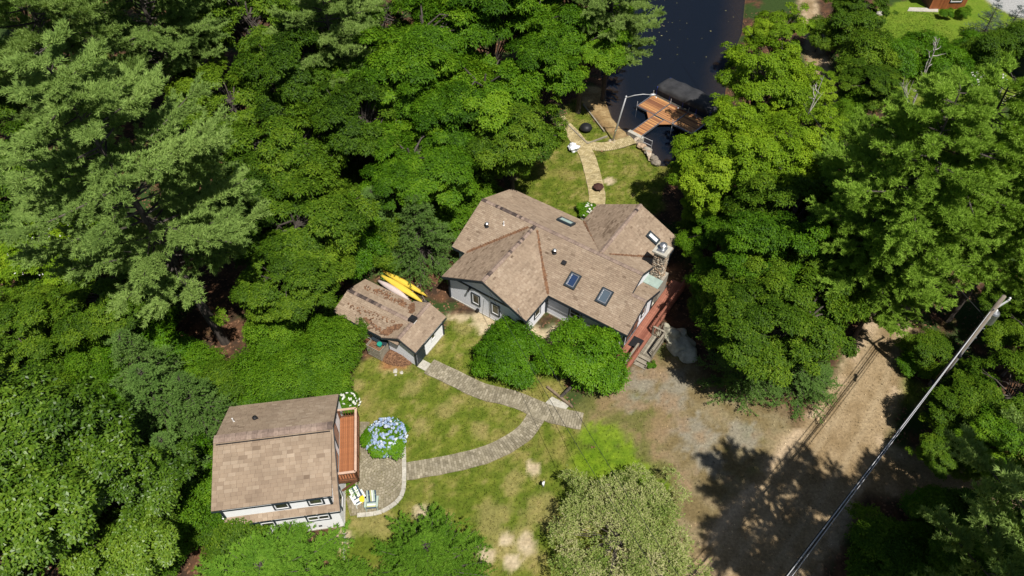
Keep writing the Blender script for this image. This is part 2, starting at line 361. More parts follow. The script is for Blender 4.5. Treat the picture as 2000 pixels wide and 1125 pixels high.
# ------------------------------------------------------------------ the ground: one sheet, split by what covers it
def W(pts): return np.array([GXY(*p) for p in pts])
def sdpoly(X, Y, P):
    """signed distance, positive inside"""
    d = np.full(X.shape, 1e9); ins = np.zeros(X.shape, bool); n = len(P)
    for i in range(n):
        ax, ay = P[i]; bx, by = P[(i+1) % n]; ex, ey = bx-ax, by-ay; L = ex*ex+ey*ey+1e-9
        t = np.clip(((X-ax)*ex+(Y-ay)*ey)/L, 0, 1); d = np.minimum(d, np.hypot(X-ax-t*ex, Y-ay-t*ey))
        c = ((ay > Y) != (by > Y)); xx = ax+(Y-ay)*ex/(ey if abs(ey) > 1e-9 else 1e-9); ins ^= c & (X < xx)
    return np.where(ins, d, -d)
def sdline(X, Y, P, R):
    d = np.full(X.shape, -1e9)
    for i in range(len(P)-1):
        ax, ay = P[i]; bx, by = P[i+1]; ex, ey = bx-ax, by-ay; L = ex*ex+ey*ey+1e-9
        t = np.clip(((X-ax)*ex+(Y-ay)*ey)/L, 0, 1); d = np.maximum(d, R[i]+(R[i+1]-R[i])*t-np.hypot(X-ax-t*ex, Y-ay-t*ey))
    return d
LAKE = W([(1150, -140), (1165, -20), (1170, 60), (1172, 120), (1180, 171), (1185, 197), (1195, 224), (1213, 245), (1227, 256), (1243, 270), (1262, 297), (1282, 318), (1320, 320), (1380, 270), (1415, 200), (1425, 120), (1450, 60), (1456, 0), (1470, -140)])
LAKE = np.vstack([LAKE, [[120, 190], [60, 260], [-30, 220]]])
LAWNS = [W([(640, 800), (700, 705), (760, 690), (830, 720), (845, 670), (880, 620), (940, 600), (1010, 640), (1090, 640), (1100, 790), (1150, 818), (1160, 870), (1290, 950), (1350, 1000), (1310, 1080), (1250, 1140), (900, 1180), (640, 1160), (660, 1040), (640, 950)]),
         W([(985, 400), (1010, 330), (1060, 285), (1120, 250), (1160, 300), (1250, 275), (1310, 330), (1290, 420), (1180, 440), (1050, 440)]),
         W([(1105, 205), (1130, 190), (1170, 245), (1200, 268), (1155, 300), (1110, 260)]),
         W([(1690, 20), (1780, 0), (1860, -40), (2100, -60), (2100, 180), (1990, 200), (1900, 210), (1740, 250), (1725, 150), (1745, 100)]),
         W([(1735, 720), (1760, 700), (1810, 770), (1790, 800), (1750, 790)]), W([(1900, 900), (2100, 870), (2100, 960), (1900, 950)])]
DRIVE = W([(1150, 735), (1195, 715), (1260, 690), (1330, 680), (1380, 720), (1480, 755), (1560, 830), (1570, 890), (1500, 960), (1440, 1060), (1340, 1110), (1300, 1060), (1310, 990), (1230, 930), (1150, 870), (1130, 810)])
ROADL = W([(1570, -90), (1578, 0), (1598, 120), (1612, 190), (1635, 300), (1650, 420), (1720, 560), (1738, 640), (1690, 770), (1625, 890), (1540, 1010), (1460, 1120), (1400, 1230)])
ROADR = [1.3, 1.1, 1.1, 1.3, 1.3, 1.5, 1.6, 1.7, 2.3, 2.9, 3.0, 3.1, 3.1]
ROAD2 = W([(1620, 900), (1760, 925), (1900, 945), (2050, 960), (2300, 965)])
BEACH = W([(1122, 178), (1150, 168), (1182, 168), (1200, 224), (1230, 256), (1205, 272), (1180, 250), (1150, 215)])
GRAVELD = W([(1915, -10), (1940, 12), (1975, 30), (2100, 60), (2200, -60), (1900, -60)])
def smooth(a, lo, hi):
    t = np.clip((a-lo)/(hi-lo), 0, 1); return t*t*(3-2*t)
DRY = [(905, 640, 1.0), (1150, 845, .9), (1090, 815, .8), (1060, 1000, 1.6), (960, 1010, 1.5), (800, 760, .8), (870, 800, .7), (730, 1020, 1.2), (1000, 1060, 1.4), (940, 840, .6), (1060, 300, .9), (820, 830, .6), (690, 750, .7), (1000, 940, .9), (780, 700, 1.3)]
BARE = [(828, 1005, .65), (1030, 1060, .6), (948, 1082, .5), (990, 1052, .4), (1000, 1100, .5), (1042, 915, .5), (665, 1055, .7), (935, 612, 1.4), (890, 590, 1.3), (970, 632, 1.2), (1065, 640, 1.7), (840, 640, .5), (995, 385, 1.0), (1000, 350, .6), (1190, 355, .5), (860, 560, 1.2)]
MOSS = [(1180, 870, 1.7), (1215, 905, 1.6), (1160, 900, 1.4), (1250, 935, 1.2), (1190, 935, 1.0), (1150, 855, .8), (1290, 950, .7)]
GREY = [(1250, 750, 1.6), (1310, 770, 1.4), (1230, 780, 1.2), (1360, 850, 1.7), (1450, 850, 1.2), (1390, 900, 1.2), (1320, 740, 1.0), (1330, 610, 2.5), (1310, 560, 2.0)]
LEAF = [(765, 695, .9), (785, 705, .7), (805, 655, .4)]
def blobs(X, Y, lst, nz):
    r = np.zeros(X.shape)
    for px, py, R in lst:
        cx, cy = GXY(px, py); r = np.maximum(r, smooth(1.15-np.hypot(X-cx, Y-cy)/R+(nz-.5)*1.7, 0, .55))
    return r[..., None]
def field(X, Y):
    n1 = fbm(X, Y, .35, 11); n2 = fbm(X, Y, 1.3, 21); n3 = fbm(X, Y, .12, 31); n4 = fbm(X, Y, 3.1, 41, 2)
    sl_ = sdpoly(X, Y, LAKE)
    j = (n2-.5)*1.2+(n1-.5)*.8
    sla = np.max([sdpoly(X, Y, p) for p in LAWNS], 0)+j
    sdr = sdpoly(X, Y, DRIVE)+j*1.3
    sro = np.maximum(sdline(X, Y, ROADL, ROADR), sdline(X, Y, ROAD2, [2.2, 1.9, 1.7, 1.7, 1.7]))+j*.6
    sgr = sdpoly(X, Y, GRAVELD)+j*.2
    sro = np.maximum(sro, sgr)
    sbe = sdpoly(X, Y, BEACH)+j*.4
    e = lambda *c: np.array(c, float)
    mix = lambda a, b, t: a*(1-t)+b*t
    T = lambda a: a[..., None]
    col = mix(e(.045, .03, .02), e(.13, .065, .035), T(smooth(n2*.6+n4*.4, .35, .7)))
    col = mix(col, e(.035, .06, .015), T(smooth(n1, .5, .62)))
    # lawn: green, olive and straw
    g = mix(e(.085, .12, .012), e(.15, .175, .022), T(smooth(n2*.5+n4*.5, .35, .68)))
    g = mix(g, e(.225, .19, .058), T(smooth(n1*.55+n2*.45, .48, .72)*.7))
    g = mix(g, e(.29, .23, .1), T(smooth(n4*.6+n2*.4, .56, .74)*.5))
    g = mix(g, e(.3, .24, .1), blobs(X, Y, DRY, n2)*.5)
    far = T(smooth(Y, 58, 66)*smooth(X, 30, 38)); g = mix(g, mix(e(.09, .17, .012), e(.15, .21, .02), T(n2)), far*.9)
    g = mix(g, mix(e(.36, .28, .17), e(.5, .42, .28), T(n4)), blobs(X, Y, BARE, n2))
    col = mix(col, g, T(smooth(sla, -.35, .35)))
    d = mix(e(.165, .125, .058), e(.22, .18, .1), T(smooth(n2, .35, .65)))
    d = mix(d, e(.115, .125, .03), T(smooth(n1, .47, .62)*.8))
    d = mix(d, mix(e(.2, .185, .145), e(.3, .285, .24), T(n4)), blobs(X, Y, GREY, n2*.5+n4*.5)*.6)
    d = mix(d, e(.24, .16, .09), T(smooth(n3*.5+n2*.5, .52, .66)*.7))
    col = mix(col, d, T(smooth(sdr, -1.1, 1.1)))
    ms = mix(e(.085, .16, .006), e(.15, .235, .01), T(smooth(n2*.5+n4*.5, .35, .65)))
    col = mix(col, ms, blobs(X, Y, MOSS, n2*.6+n4*.4)*.88)
    r = mix(e(.225, .16, .085), e(.31, .23, .135), T(smooth(n2*.6+n1*.4, .35, .65)))
    dc = -sdline(X, Y, ROADL, [0.]*len(ROADL)); r = mix(r, e(.36, .28, .175), T((np.exp(-((dc-.85+(n1-.5)*.5)/.22)**2)+np.exp(-((dc-2.0+(n1-.5)*.5)/.2)**2)*.6)*.55))
    r = mix(r, e(.42, .32, .21), T(smooth(sro, -.2, .5)*smooth(-sro, -1.2, -.5)*smooth(n2, .4, .6)))
    r = np.where(T(sgr > -1), mix(r, e(.34, .34, .33), T(smooth(sgr, -.1, .1))), r)
    col = mix(col, r, T(smooth(sro, -.5, .5)))
    b = mix(e(.24, .16, .072), e(.36, .26, .13), T(smooth(n2, .35, .65)))
    col = mix(col, b, T(smooth(sbe, -.3, .3)))
    col = mix(col, mix(e(.2, .09, .04), e(.32, .17, .07), T(n4)), blobs(X, Y, LEAF, n2))
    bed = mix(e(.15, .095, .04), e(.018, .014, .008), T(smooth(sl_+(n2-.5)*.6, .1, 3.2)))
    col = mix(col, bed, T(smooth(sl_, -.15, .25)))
    cls = np.zeros(X.shape, int)
    cls[sla > 0] = 1; cls[sdr > 0] = 2; cls[sro > 0] = 3; cls[(sbe > 0)] = 4; cls[sl_ > 0] = 0
    z = (n2-.5)*.05*smooth(np.abs(sl_), 0, 3)
    z = np.where(sl_ > 0, np.maximum(-2.2, -.35-.3*sl_), np.minimum(z, z-.37*np.exp(np.minimum(0, sl_)/.9)))
    z = z+np.where(cls == 0, (n1-.5)*.12, 0)*smooth(-sl_, 1, 4)
    return col, cls, z
STEP = .28
gx = np.arange(-58, 66, STEP); gy = np.arange(8, 100, STEP)
ring = [110, 200, 420, 1200, 4000]
gxx = np.concatenate([[-v for v in ring[::-1]], gx, ring]); gyy = np.concatenate([[-4000, -1200, -400, -100, -20], gy, ring[0:1], [220, 420, 1200, 4000]])
X, Y = np.meshgrid(gxx, gyy)
COL, CLS, Z = field(X, Y)
nx, ny = len(gxx), len(gyy)
idx = np.arange(nx*ny).reshape(ny, nx)
quads = np.stack([idx[:-1, :-1], idx[:-1, 1:], idx[1:, 1:], idx[1:, :-1]], -1).reshape(-1, 4)
qc = CLS[:-1, :-1].reshape(-1)
V3 = np.stack([X, Y, Z], -1).reshape(-1, 3); C4 = np.concatenate([COL.reshape(-1, 3), np.ones((nx*ny, 1))], 1)
for k, nm in enumerate(['ground', 'lawn', 'driveway', 'road', 'beach']):
    q = quads[qc == k]; u_, inv = np.unique(q, return_inverse=True); q2 = inv.reshape(-1, 4)
    me = bpy.data.meshes.new(nm); me.vertices.add(len(u_)); me.vertices.foreach_set('co', V3[u_].astype('f').ravel())
    me.loops.add(q2.size); me.loops.foreach_set('vertex_index', q2.astype('i').ravel()); me.polygons.add(len(q2))
    me.polygons.foreach_set('loop_start', np.arange(0, q2.size, 4, dtype='i')); me.polygons.foreach_set('loop_total', np.full(len(q2), 4, 'i'))
    at = me.attributes.new('col', 'FLOAT_COLOR', 'POINT'); at.data.foreach_set('color', C4[u_].astype('f').ravel()); me.update(calc_edges=True)
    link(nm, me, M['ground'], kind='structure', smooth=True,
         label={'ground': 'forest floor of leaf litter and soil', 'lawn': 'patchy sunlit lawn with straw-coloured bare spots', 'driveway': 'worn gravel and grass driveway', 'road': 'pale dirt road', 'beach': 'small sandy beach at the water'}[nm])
# water
m = bpy.data.materials.new('lake_water'); m.use_nodes = True; n = m.node_tree; n.nodes.clear(); L = n.links.new
o_ = n.nodes.new('ShaderNodeOutputMaterial'); tr = n.nodes.new('ShaderNodeBsdfTransparent'); tr.inputs[0].default_value = (.4, .4, .4, 1)
gl = n.nodes.new('ShaderNodeBsdfGlossy'); gl.inputs['Roughness'].default_value = .04; gl.inputs[0].default_value = (.3, .35, .44, 1)
fr_ = n.nodes.new('ShaderNodeFresnel'); fr_.inputs[0].default_value = 1.33; mx = n.nodes.new('ShaderNodeMixShader')
df = n.nodes.new('ShaderNodeBsdfDiffuse'); df.inputs[0].default_value = (.005, .009, .017, 1); ad = n.nodes.new('ShaderNodeAddShader')
nz = n.nodes.new('ShaderNodeTexNoise'); nz.inputs['Scale'].default_value = 1.4; nz.inputs['Detail'].default_value = 4
bp = n.nodes.new('ShaderNodeBump'); bp.inputs['Strength'].default_value = .06; L(nz.outputs[0], bp.inputs['Height']); L(bp.outputs[0], gl.inputs['Normal']); L(bp.outputs[0], fr_.inputs['Normal'])
L(tr.outputs[0], ad.inputs[0]); L(df.outputs[0], ad.inputs[1])
L(fr_.outputs[0], mx.inputs[0]); L(ad.outputs[0], mx.inputs[1]); L(gl.outputs[0], mx.inputs[2]); L(mx.outputs[0], o_.inputs[0])
mb = MB(); mb.add([(x, y, -.35) for x, y in LAKE*1.0], [tuple(range(len(LAKE)))]); link('water', mb, m, kind='structure', label='dark still lake water')
# grass blades on the lawn (and thinner on the drive)
N = 150000
rx = RNG.uniform(-22, 50, N); ry = RNG.uniform(14, 80, N)
gc, gk, gz = field(rx, ry)
br = gc.sum(1)
keep = (((gk == 1) & (RNG.random(N) < .95)) | ((gk == 2) & (RNG.random(N) < .18) & (gc[:, 1] > gc[:, 0]*.85))) & (br < .62) & ((gk != 2) | (br < .5))
onp = np.max([sdline(rx, ry, W(p), [h]*len(p)) for p, h in [([(838, 716), (885, 738), (940, 764), (1000, 779), (1045, 797), (1085, 812), (1139, 824)], .6), ([(1052, 806), (1022, 848), (960, 884), (885, 905), (790, 922)], .55), ([(1163, 405), (1166, 380), (1152, 320), (1140, 292), (1118, 262), (1096, 240)], .66), ([(1142, 283), (1170, 287), (1200, 284), (1238, 272)], .55)]], 0)
keep &= onp < RNG.uniform(-.12, .12, N)
rx, ry, gc, gz = rx[keep], ry[keep], gc[keep], gz[keep]
B = 3; P0 = np.repeat(np.stack([rx, ry, gz], 1), B, 0)+RNG.normal(0, .05, (len(rx)*B, 3))*[1, 1, 0]
an = RNG.uniform(0, 6.28, len(P0)); ln = RNG.uniform(.05, .13, len(P0)); le = RNG.normal(0, .06, (len(P0), 2))
sd_ = np.stack([np.cos(an), np.sin(an), 0*an], 1)*RNG.uniform(.015, .035, len(P0))[:, None]
tip = P0+np.stack([le[:, 0], le[:, 1], ln], 1)
V = np.stack([P0-sd_, P0+sd_, tip], 1).reshape(-1, 3)
me = np_mesh('grass', V, 3, np.zeros(len(P0))); cc = np.repeat(gc, B, 0)*RNG.uniform(.7, 1.5, (len(P0), 1)); cc = np.concatenate([cc, np.ones((len(cc), 1))], 1)
at = me.attributes.new('col', 'FLOAT_COLOR', 'FACE'); at.data.foreach_set('color', cc.astype('f').ravel())
link('grass', me, M['fgrass'], kind='stuff', label='short mown grass blades over the lawn', cat='grass')
# loose gravel and pebbles on the drive and the dirt road
N = 70000
qx = RNG.uniform(2, 34, N); qy = RNG.uniform(14, 50, N); pc_, pk, pz = field(qx, qy); keep = ((pk == 2) | (pk == 3))
P0 = np.stack([qx, qy, pz+.01], 1)[keep]; n_ = len(P0); an = RNG.uniform(0, 6.28, n_); s_ = (RNG.uniform(.012, .035, n_)*(1+1.2*(RNG.random(n_) < .05)))[:, None]
a_ = np.stack([np.cos(an), np.sin(an), RNG.normal(0, .3, n_)], 1)*s_; b_ = np.stack([-np.sin(an), np.cos(an), RNG.normal(0, .3, n_)], 1)*s_*.7; t_ = np.array([0, 0, 1.])*s_*.8
me = np_mesh('gravel', np.stack([P0-a_, P0-b_+t_, P0+a_+t_, P0+b_], 1).reshape(-1, 3), 4, np.zeros(n_)); cc = pc_[keep]*RNG.uniform(.55, 1.75, (n_, 1)); cc = np.concatenate([cc, np.ones((n_, 1))], 1)
at = me.attributes.new('col', 'FLOAT_COLOR', 'FACE'); at.data.foreach_set('color', cc.astype('f').ravel())
link('gravel', me, M['ground'], kind='stuff', label='loose gravel and pebbles on the drive and road', cat='gravel')
# fallen leaves and twigs on the forest floor
N = 60000
rx = RNG.uniform(-45, 45, N); ry = RNG.uniform(14, 80, N); gc, gk, gz = field(rx, ry); keep = (gk == 0) & (gz > -.3)
P0 = np.stack([rx, ry, gz+.03], 1)[keep]; n_ = len(P0); an = RNG.uniform(0, 6.28, n_); s_ = RNG.uniform(.05, .13, n_)[:, None]
a_ = np.stack([np.cos(an), np.sin(an), RNG.normal(0, .25, n_)], 1)*s_; b_ = np.stack([-np.sin(an), np.cos(an), RNG.normal(0, .25, n_)], 1)*s_*.6
link('leaf_litter', np_mesh('leaf_litter', np.stack([P0-a_, P0-b_, P0+a_, P0+b_], 1).reshape(-1, 3), 4, RNG.random(n_)), M['litter'], kind='stuff', label='brown fallen leaves under the trees', cat='leaf litter')

# ------------------------------------------------------------------ paver paths
def resample(P, step):
    P = [Vector((*p, 0)) for p in P]
    sm = []
    for i in range(len(P)-1):
        p0 = P[max(0, i-1)]; p1 = P[i]; p2 = P[i+1]; p3 = P[min(len(P)-1, i+2)]
        for t in np.linspace(0, 1, 14, endpoint=False):
            sm.append(.5*((2*p1)+(p2-p0)*t+(2*p0-5*p1+4*p2-p3)*t*t+(3*p1-p0-3*p2+p3)*t**3))
    sm.append(P[-1]); out = [sm[0]]; acc = 0
    for a, b in zip(sm, sm[1:]):
        d = (b-a).length
        while acc+d >= step:
            t = (step-acc)/d; a = a.lerp(b, t); out.append(a.copy()); d = (b-a).length; acc = 0
        acc += d
    return out
def paver_path(name, pxs, hw, mt, label, zb=.035, row=.17, nb=5):
    pts = resample([GXY(*p) for p in pxs], row); mb = MB(); bl = MB(); L_ = []; R_ = []
    for i, p in enumerate(pts):
        d = (pts[min(i+1, len(pts)-1)]-pts[max(0, i-1)]).normalized(); s_ = Vector((-d.y, d.x, 0)); h = hw*(1+.05*math.sin(i*.7)); L_.append(p+s_*h); R_.append(p-s_*h)
        if i < len(pts)-1:
            off = .5 if i % 2 else 0
            for k in range(nb+1):
                a = max(-hw, -hw+2*hw*(k-off)/nb); b = min(hw, -hw+2*hw*(k+1-off)/nb)
                if b-a < .06: continue
                jt = random.uniform(-.006, .006)
                bl.obox(p+d*row*.5+s_*(a+b)/2+Vector((0, 0, zb+.012+jt)), s_, d, (random.uniform(-.02, .02), random.uniform(-.02, .02), 1), (b-a)/2-.008, row/2-.008, .03, random.random())
    for i in range(len(pts)-1):
        z = Vector((0, 0, zb)); mb.quad(R_[i]+z, R_[i+1]+z, L_[i+1]+z, L_[i]+z)
    o = link(name, mb, M['joint'], kind='structure', label=label)
    link('pavers', bl, M[mt], o, kind='stuff'); return o
paver_path('path', [(838, 716), (885, 738), (940, 764), (1000, 779), (1045, 797), (1085, 812), (1139, 824)], .66, 'paver', 'grey paver path from the shed step past the shrubs')
paver_path('path', [(1052, 806), (1022, 848), (960, 884), (885, 905), (790, 922)], .62, 'paver', 'curving grey paver path across the lawn to the patio', zb=.029)
paver_path('path', [(1163, 405), (1166, 380), (1152, 320), (1140, 292), (1118, 262), (1096, 240), (1088, 228)], .72, 'paverg', 'golden paver path from the back roof towards the lake')
paver_path('path', [(1142, 283), (1170, 287), (1200, 284), (1238, 272)], .62, 'paverg', 'golden paver walk leading to the dock', zb=.029)
# patio
PAT = [GXY(*p) for p in [(703, 824), (722, 824), (722, 860), (789, 872), (789, 950), (780, 975), (760, 992), (735, 1003), (684, 1008), (676, 975), (703, 940)]]
mb = MB(); mb.prism(PAT, -.1, .03); patio = link('patio', mb, M['joint'], kind='structure', label='round-patterned paver patio beside the guest house')
bl = MB(); pc = Vector((*GXY(741, 926), 0)); Pn = np.array(PAT)
ga = math.radians(98)
gd = Vector((math.cos(ga), math.sin(ga), 0)); gs = Vector((-gd.y, gd.x, 0))
for i in range(-40, 40):
    for k in range(-30, 30):
        c = pc+gd*((i+.5*(k % 2))*.24)+gs*(k*.15)
        if (c-pc).length > 1.62 and sdpoly(np.array([c.x]), np.array([c.y]), Pn)[0] > .14:
            bl.obox(c+Vector((0, 0, .035+random.uniform(-.006, .006))), gd, gs, (random.uniform(-.03, .03), random.uniform(-.03, .03), 1), .112, .067, .03, random.random()*.8)
for r in range(9):
    rr = .12+r*.175; nn = max(4, int(2*math.pi*rr/.2))
    for k in range(nn):
        a = 2*math.pi*(k+.5*(r % 2))/nn; u = Vector((math.cos(a), math.sin(a), 0))
        bl.obox(pc+u*rr+Vector((0, 0, .036+random.uniform(-.006, .006))), Vector((-u.y, u.x, 0)), u, (random.uniform(-.03, .03), random.uniform(-.03, .03), 1), math.pi*rr/nn-.014, .07, .03, random.uniform(.2, 1))
link('pavers', bl, M['paver'], patio, kind='stuff')
edge = MB(); ep = resample(PAT[3:9], .5)
for i, (a, b) in enumerate(zip(ep, ep[1:])):
    mb = MB(); mb.beam(a+Vector((0, 0, .03)), a+(b-a)*.97+Vector((0, 0, .03)), .26, .1, random.random()); link('edging_slab', mb, M['conc'], patio)

# ------------------------------------------------------------------ main house
class Frame:
    def __init__(s, o, th):
        s.o = Vector((o[0], o[1], 0)); s.th = th; s.c = math.cos(th); s.s = math.sin(th)
    def loc(s, px, py, z):
        g = G(px, py, z)-s.o; return Vector((g.x*s.c+g.y*s.s, -g.x*s.s+g.y*s.c, z))
    def onu(s, px, py, u):      # point of the ray on the plane u = const
        a = s.loc(px, py, 0); b = s.loc(px, py, 1); return s.loc(px, py, (u-a.x)/(b.x-a.x))
    def onv(s, px, py, v):
        a = s.loc(px, py, 0); b = s.loc(px, py, 1); return s.loc(px, py, (v-a.y)/(b.y-a.y))
    def onplane(s, px, py, f):  # roof plane z = f(u, v)
        lo, hi = 0., 8.
        for _ in range(40):
            z = (lo+hi)/2; p = s.loc(px, py, z)
            if f(p.x, p.y) > z: lo = z
            else: hi = z
        return p
FM = Frame((2.713, 33.867), math.radians(-34.3))
hs = thing('main_house', 'large white-sided cottage with brown cross-gabled shingle roof and stone chimney', 'house', (*FM.o.xy, 0), FM.th)
ZR = 4.37; K = (ZR-2.5)/4.09
front = lambda u, v: 2.5+K*v
back = lambda u, v: ZR-K*(v-4.09)
KW = 1.85/3.76
wingr = lambda u, v: 2.5+KW*(-.1-u)
KB = 1.87/3.67
roof = MB(); sh = MB()
roof_face(roof, sh, [(-8.9, 0, 2.5), (5.2, 0, 2.5), (5.2, 4.09, ZR), (-8.9, 4.09, ZR)])
roof_face(roof, sh, [(5.2, 0, 2.5), (6.38, 0, 2.5), (6.38, 2.55, 2.5+K*2.55), (5.2, 2.55, 2.5+K*2.55)])
roof_face(roof, sh, [(5.0, 2.55, 2.5+K*2.55), (6.38, 2.55, 2.5+K*2.55), (6.38, 5.0, 2.5), (5.0, 5.0, 2.5)])
roof_face(roof, sh, [(-8.9, 8.18, 2.5), (5.2, 8.18, 2.5), (5.2, 4.09, ZR), (-8.9, 4.09, ZR)])
roof_face(roof, sh, [(-.1, -2.9, 2.5), (-.1, 0, 2.5), (-3.86, 4.05, 4.35), (-3.86, -2.9, 4.35)])
roof_face(roof, sh, [(-7.62, -2.9, 2.5), (-7.62, 0, 2.5), (-3.86, 4.05, 4.35), (-3.86, -2.9, 4.35)], dark=.2)  # slope turned from the sun, its shade painted into the shingle tone
roof_face(roof, sh, [(-2.0, 10.55, 2.5), (-2.0, 8.18, 2.5), (1.66, 4.1, ZR), (1.66, 10.55, ZR)], dark=.24)  # back wing slope away from the sun, shingle tone darkened to paint its shade
roof_face(roof, sh, [(5.33, 8.18, 2.5), (5.33, 10.55, 2.5), (1.66, 10.55, ZR), (1.66, 4.1, ZR)])
ro = link('roof', roof, M['roofbase'], hs); link('shingles', sh, M['shingle'], ro, kind='stuff')
mb = MB()
ridge_caps(mb, (-8.9, 4.09, ZR), (5.2, 4.09, ZR), .16, K, [(0, .04, .9), (.1, .24, .75), (.24, .3, .3)])
ridge_caps(mb, (-3.86, -2.9, 4.35), (-3.86, 3.9, 4.35), .16, KW, [(.88, 1, .6), (0, .2, .1), (.2, .8, .12)])
ridge_caps(mb, (1.66, 4.3, ZR), (1.66, 10.55, ZR), .16, KB, [(.6, 1, .2)])
ridge_caps(mb, (5.25, 2.55, 2.5+K*2.55), (6.38, 2.55, 2.5+K*2.55), .14, K)
link('ridge_caps', mb, M['cap'], ro, kind='stuff')
mb = MB()
litter(mb, (-7.5, .1, 2.56), (-4.3, 3.6, 4.15), .42, 1500)
litter(mb, (-.15, .05, 2.54), (-1.8, 1.8, 3.34), .14, 420)
litter(mb, (-1.8, 1.8, 3.34), (-3.5, 3.7, 4.2), .07, 150)
litter(mb, (1.7, 4.3, 4.3), (-1.9, 8.1, 2.56), .1, 380)
litter(mb, (2.2, 4.7, 4.1), (5.2, 8.0, 2.6), .12, 380)
link('needle_litter', mb, M['litter'], ro, kind='stuff')
# fascia and rakes
def fascia(parent, segs, drop=.1, wd=.03, ht=.2):
    for a, b in segs:
        mb = MB(); z = Vector((0, 0, -drop)); mb.beam(Vector(a)+z, Vector(b)+z, wd, ht); link('fascia', mb, M['trim'], parent)
fascia(ro, [((-7.62, -2.92, 2.46), (-3.86, -2.92, 4.31)), ((-3.86, -2.92, 4.31), (-.1, -2.92, 2.46)), ((-.08, -2.9, 2.46), (-.08, 0, 2.46)), ((-7.64, -2.9, 2.46), (-7.64, -.02, 2.46)),
            ((-.1, -.02, 2.46), (6.38, -.02, 2.46)), ((-8.9, -.02, 2.46), (-7.62, -.02, 2.46)), ((-8.92, 0, 2.46), (-8.92, 4.09, ZR-.04)), ((-8.92, 4.09, ZR-.04), (-8.92, 8.18, 2.46)),
            ((6.4, 0, 2.46), (6.4, 2.55, 3.63)), ((6.4, 2.55, 3.63), (6.4, 5.0, 2.46)), ((5.22, 2.7, 3.72), (5.22, 4.09, ZR-.04)), ((5.22, 4.09, ZR-.04), (5.22, 6.5, 3.2)),
            ((5.35, 8.18, 2.46), (5.35, 10.55, 2.46)), ((-8.9, 8.2, 2.46), (-2.0, 8.2, 2.46)), ((-2.02, 8.2, 2.46), (-2.02, 10.55, 2.46)), ((-2.0, 10.57, 2.46), (1.66, 10.57, ZR-.04)), ((1.66, 10.57, ZR-.04), (5.33, 10.57, 2.46))])
# walls, walked anticlockwise so that outward is to the right
wall(hs, (-7.25, -2.5), (-.47, -2.5), 0.12, 2.42, gable=4.12)
wall(hs, (-.47, -2.5), (-.47, .38), 0.12, 2.5)
wall(hs, (-.35, .38), (6.05, .38), 0.12, 2.5)
wall(hs, (6.05, .38), (6.05, 4.62), 0.12, 2.55, gable=3.5, gz=.5)
wall(hs, (6.05, 4.62), (4.98, 4.62), 0.12, 2.5)
wall(hs, (4.98, .4), (4.98, 7.8), 0.12, 2.55, gable=4.2)
wall(hs, (4.98, 7.8), (4.98, 10.15), 0.12, 2.6)
wall(hs, (4.98, 10.15), (-1.65, 10.15), 0.12, 2.45, gable=4.15)
wall(hs, (-1.65, 10.15), (-1.65, 7.8), 0.12, 2.5)
wall(hs, (-1.65, 7.8), (-8.55, 7.8), 0.12, 2.5)
wall(hs, (-8.55, 7.8), (-8.55, .38), 0.12, 2.45, gable=4.15)
wall(hs, (-8.55, .38), (-7.25, .38), 0.12, 2.5)
wall(hs, (-7.25, .38), (-7.25, -2.5), 0.12, 2.5)
mb = MB(); mb.box(-7.3, -.42, -2.55, .4, -.3, .12); mb.box(-8.6, 6.1, .33, 7.85, -.3, .115); mb.box(-1.7, 5.03, 7.85, 10.2, -.3, .11); link('foundation', mb, M['conc'], hs)
for (u, v) in [(-7.27, -2.52), (-.45, -2.52), (6.07, .36), (-.4, .3), (6.07, 4.6), (5.0, 10.17)]:
    mb = MB(); mb.box(u-.07, u+.07, v-.07, v+.07, .12, 2.45); link('corner_board', mb, M['trim'], hs)
mb = MB(); mb.box(-7.2, -.5, -2.56, -2.515, 2.42, 2.58); link('belly_band', mb, M['trim'], hs)
for px, py in [(930, 584), (968, 604)]:
    p = FM.onv(px, py, -2.5); window(hs, p, (0, -1, 0), .62, 1.02, tone=.5)
p = FM.onu(1049, 607, -.47); window(hs, p, (1, 0, 0), .7, 1.1)
p = FM.onv(1124, 611, .38); window(hs, (p.x, .38, 1.45), (0, -1, 0), .9, 1.0, rail=True)
# glazed doors and lamp on the deck side
for v, wd in [(1.15, .85), (2.1, .85)]:
    mb = MB(); mb.box(6.06, 6.1, v-wd/2, v+wd/2, .55, 2.35); d_ = link('door', mb, M['trim'], hs)
    mb = MB(); mb.box(6.1, 6.112, v-wd/2+.1, v+wd/2-.1, .75, 2.25, .3); link('pane', mb, M['glass'], d_)
    mb = MB(); mb.beam((6.15, v+wd*.36, 1.3), (6.15, v+wd*.36, 1.5), .03, .03); link('handle', mb, M['metal'], d_)
window(hs, (6.05, 3.25, 1.7), (1, 0, 0), .5, .9)
mb = MB(); mb.lathe((6.13, 2.72, 1.9), [(.04, 0), (.09, .06), (.09, .2), (.12, .22), (.02, .3)], 10); link('wall_lantern', mb, M['dark'], hs)
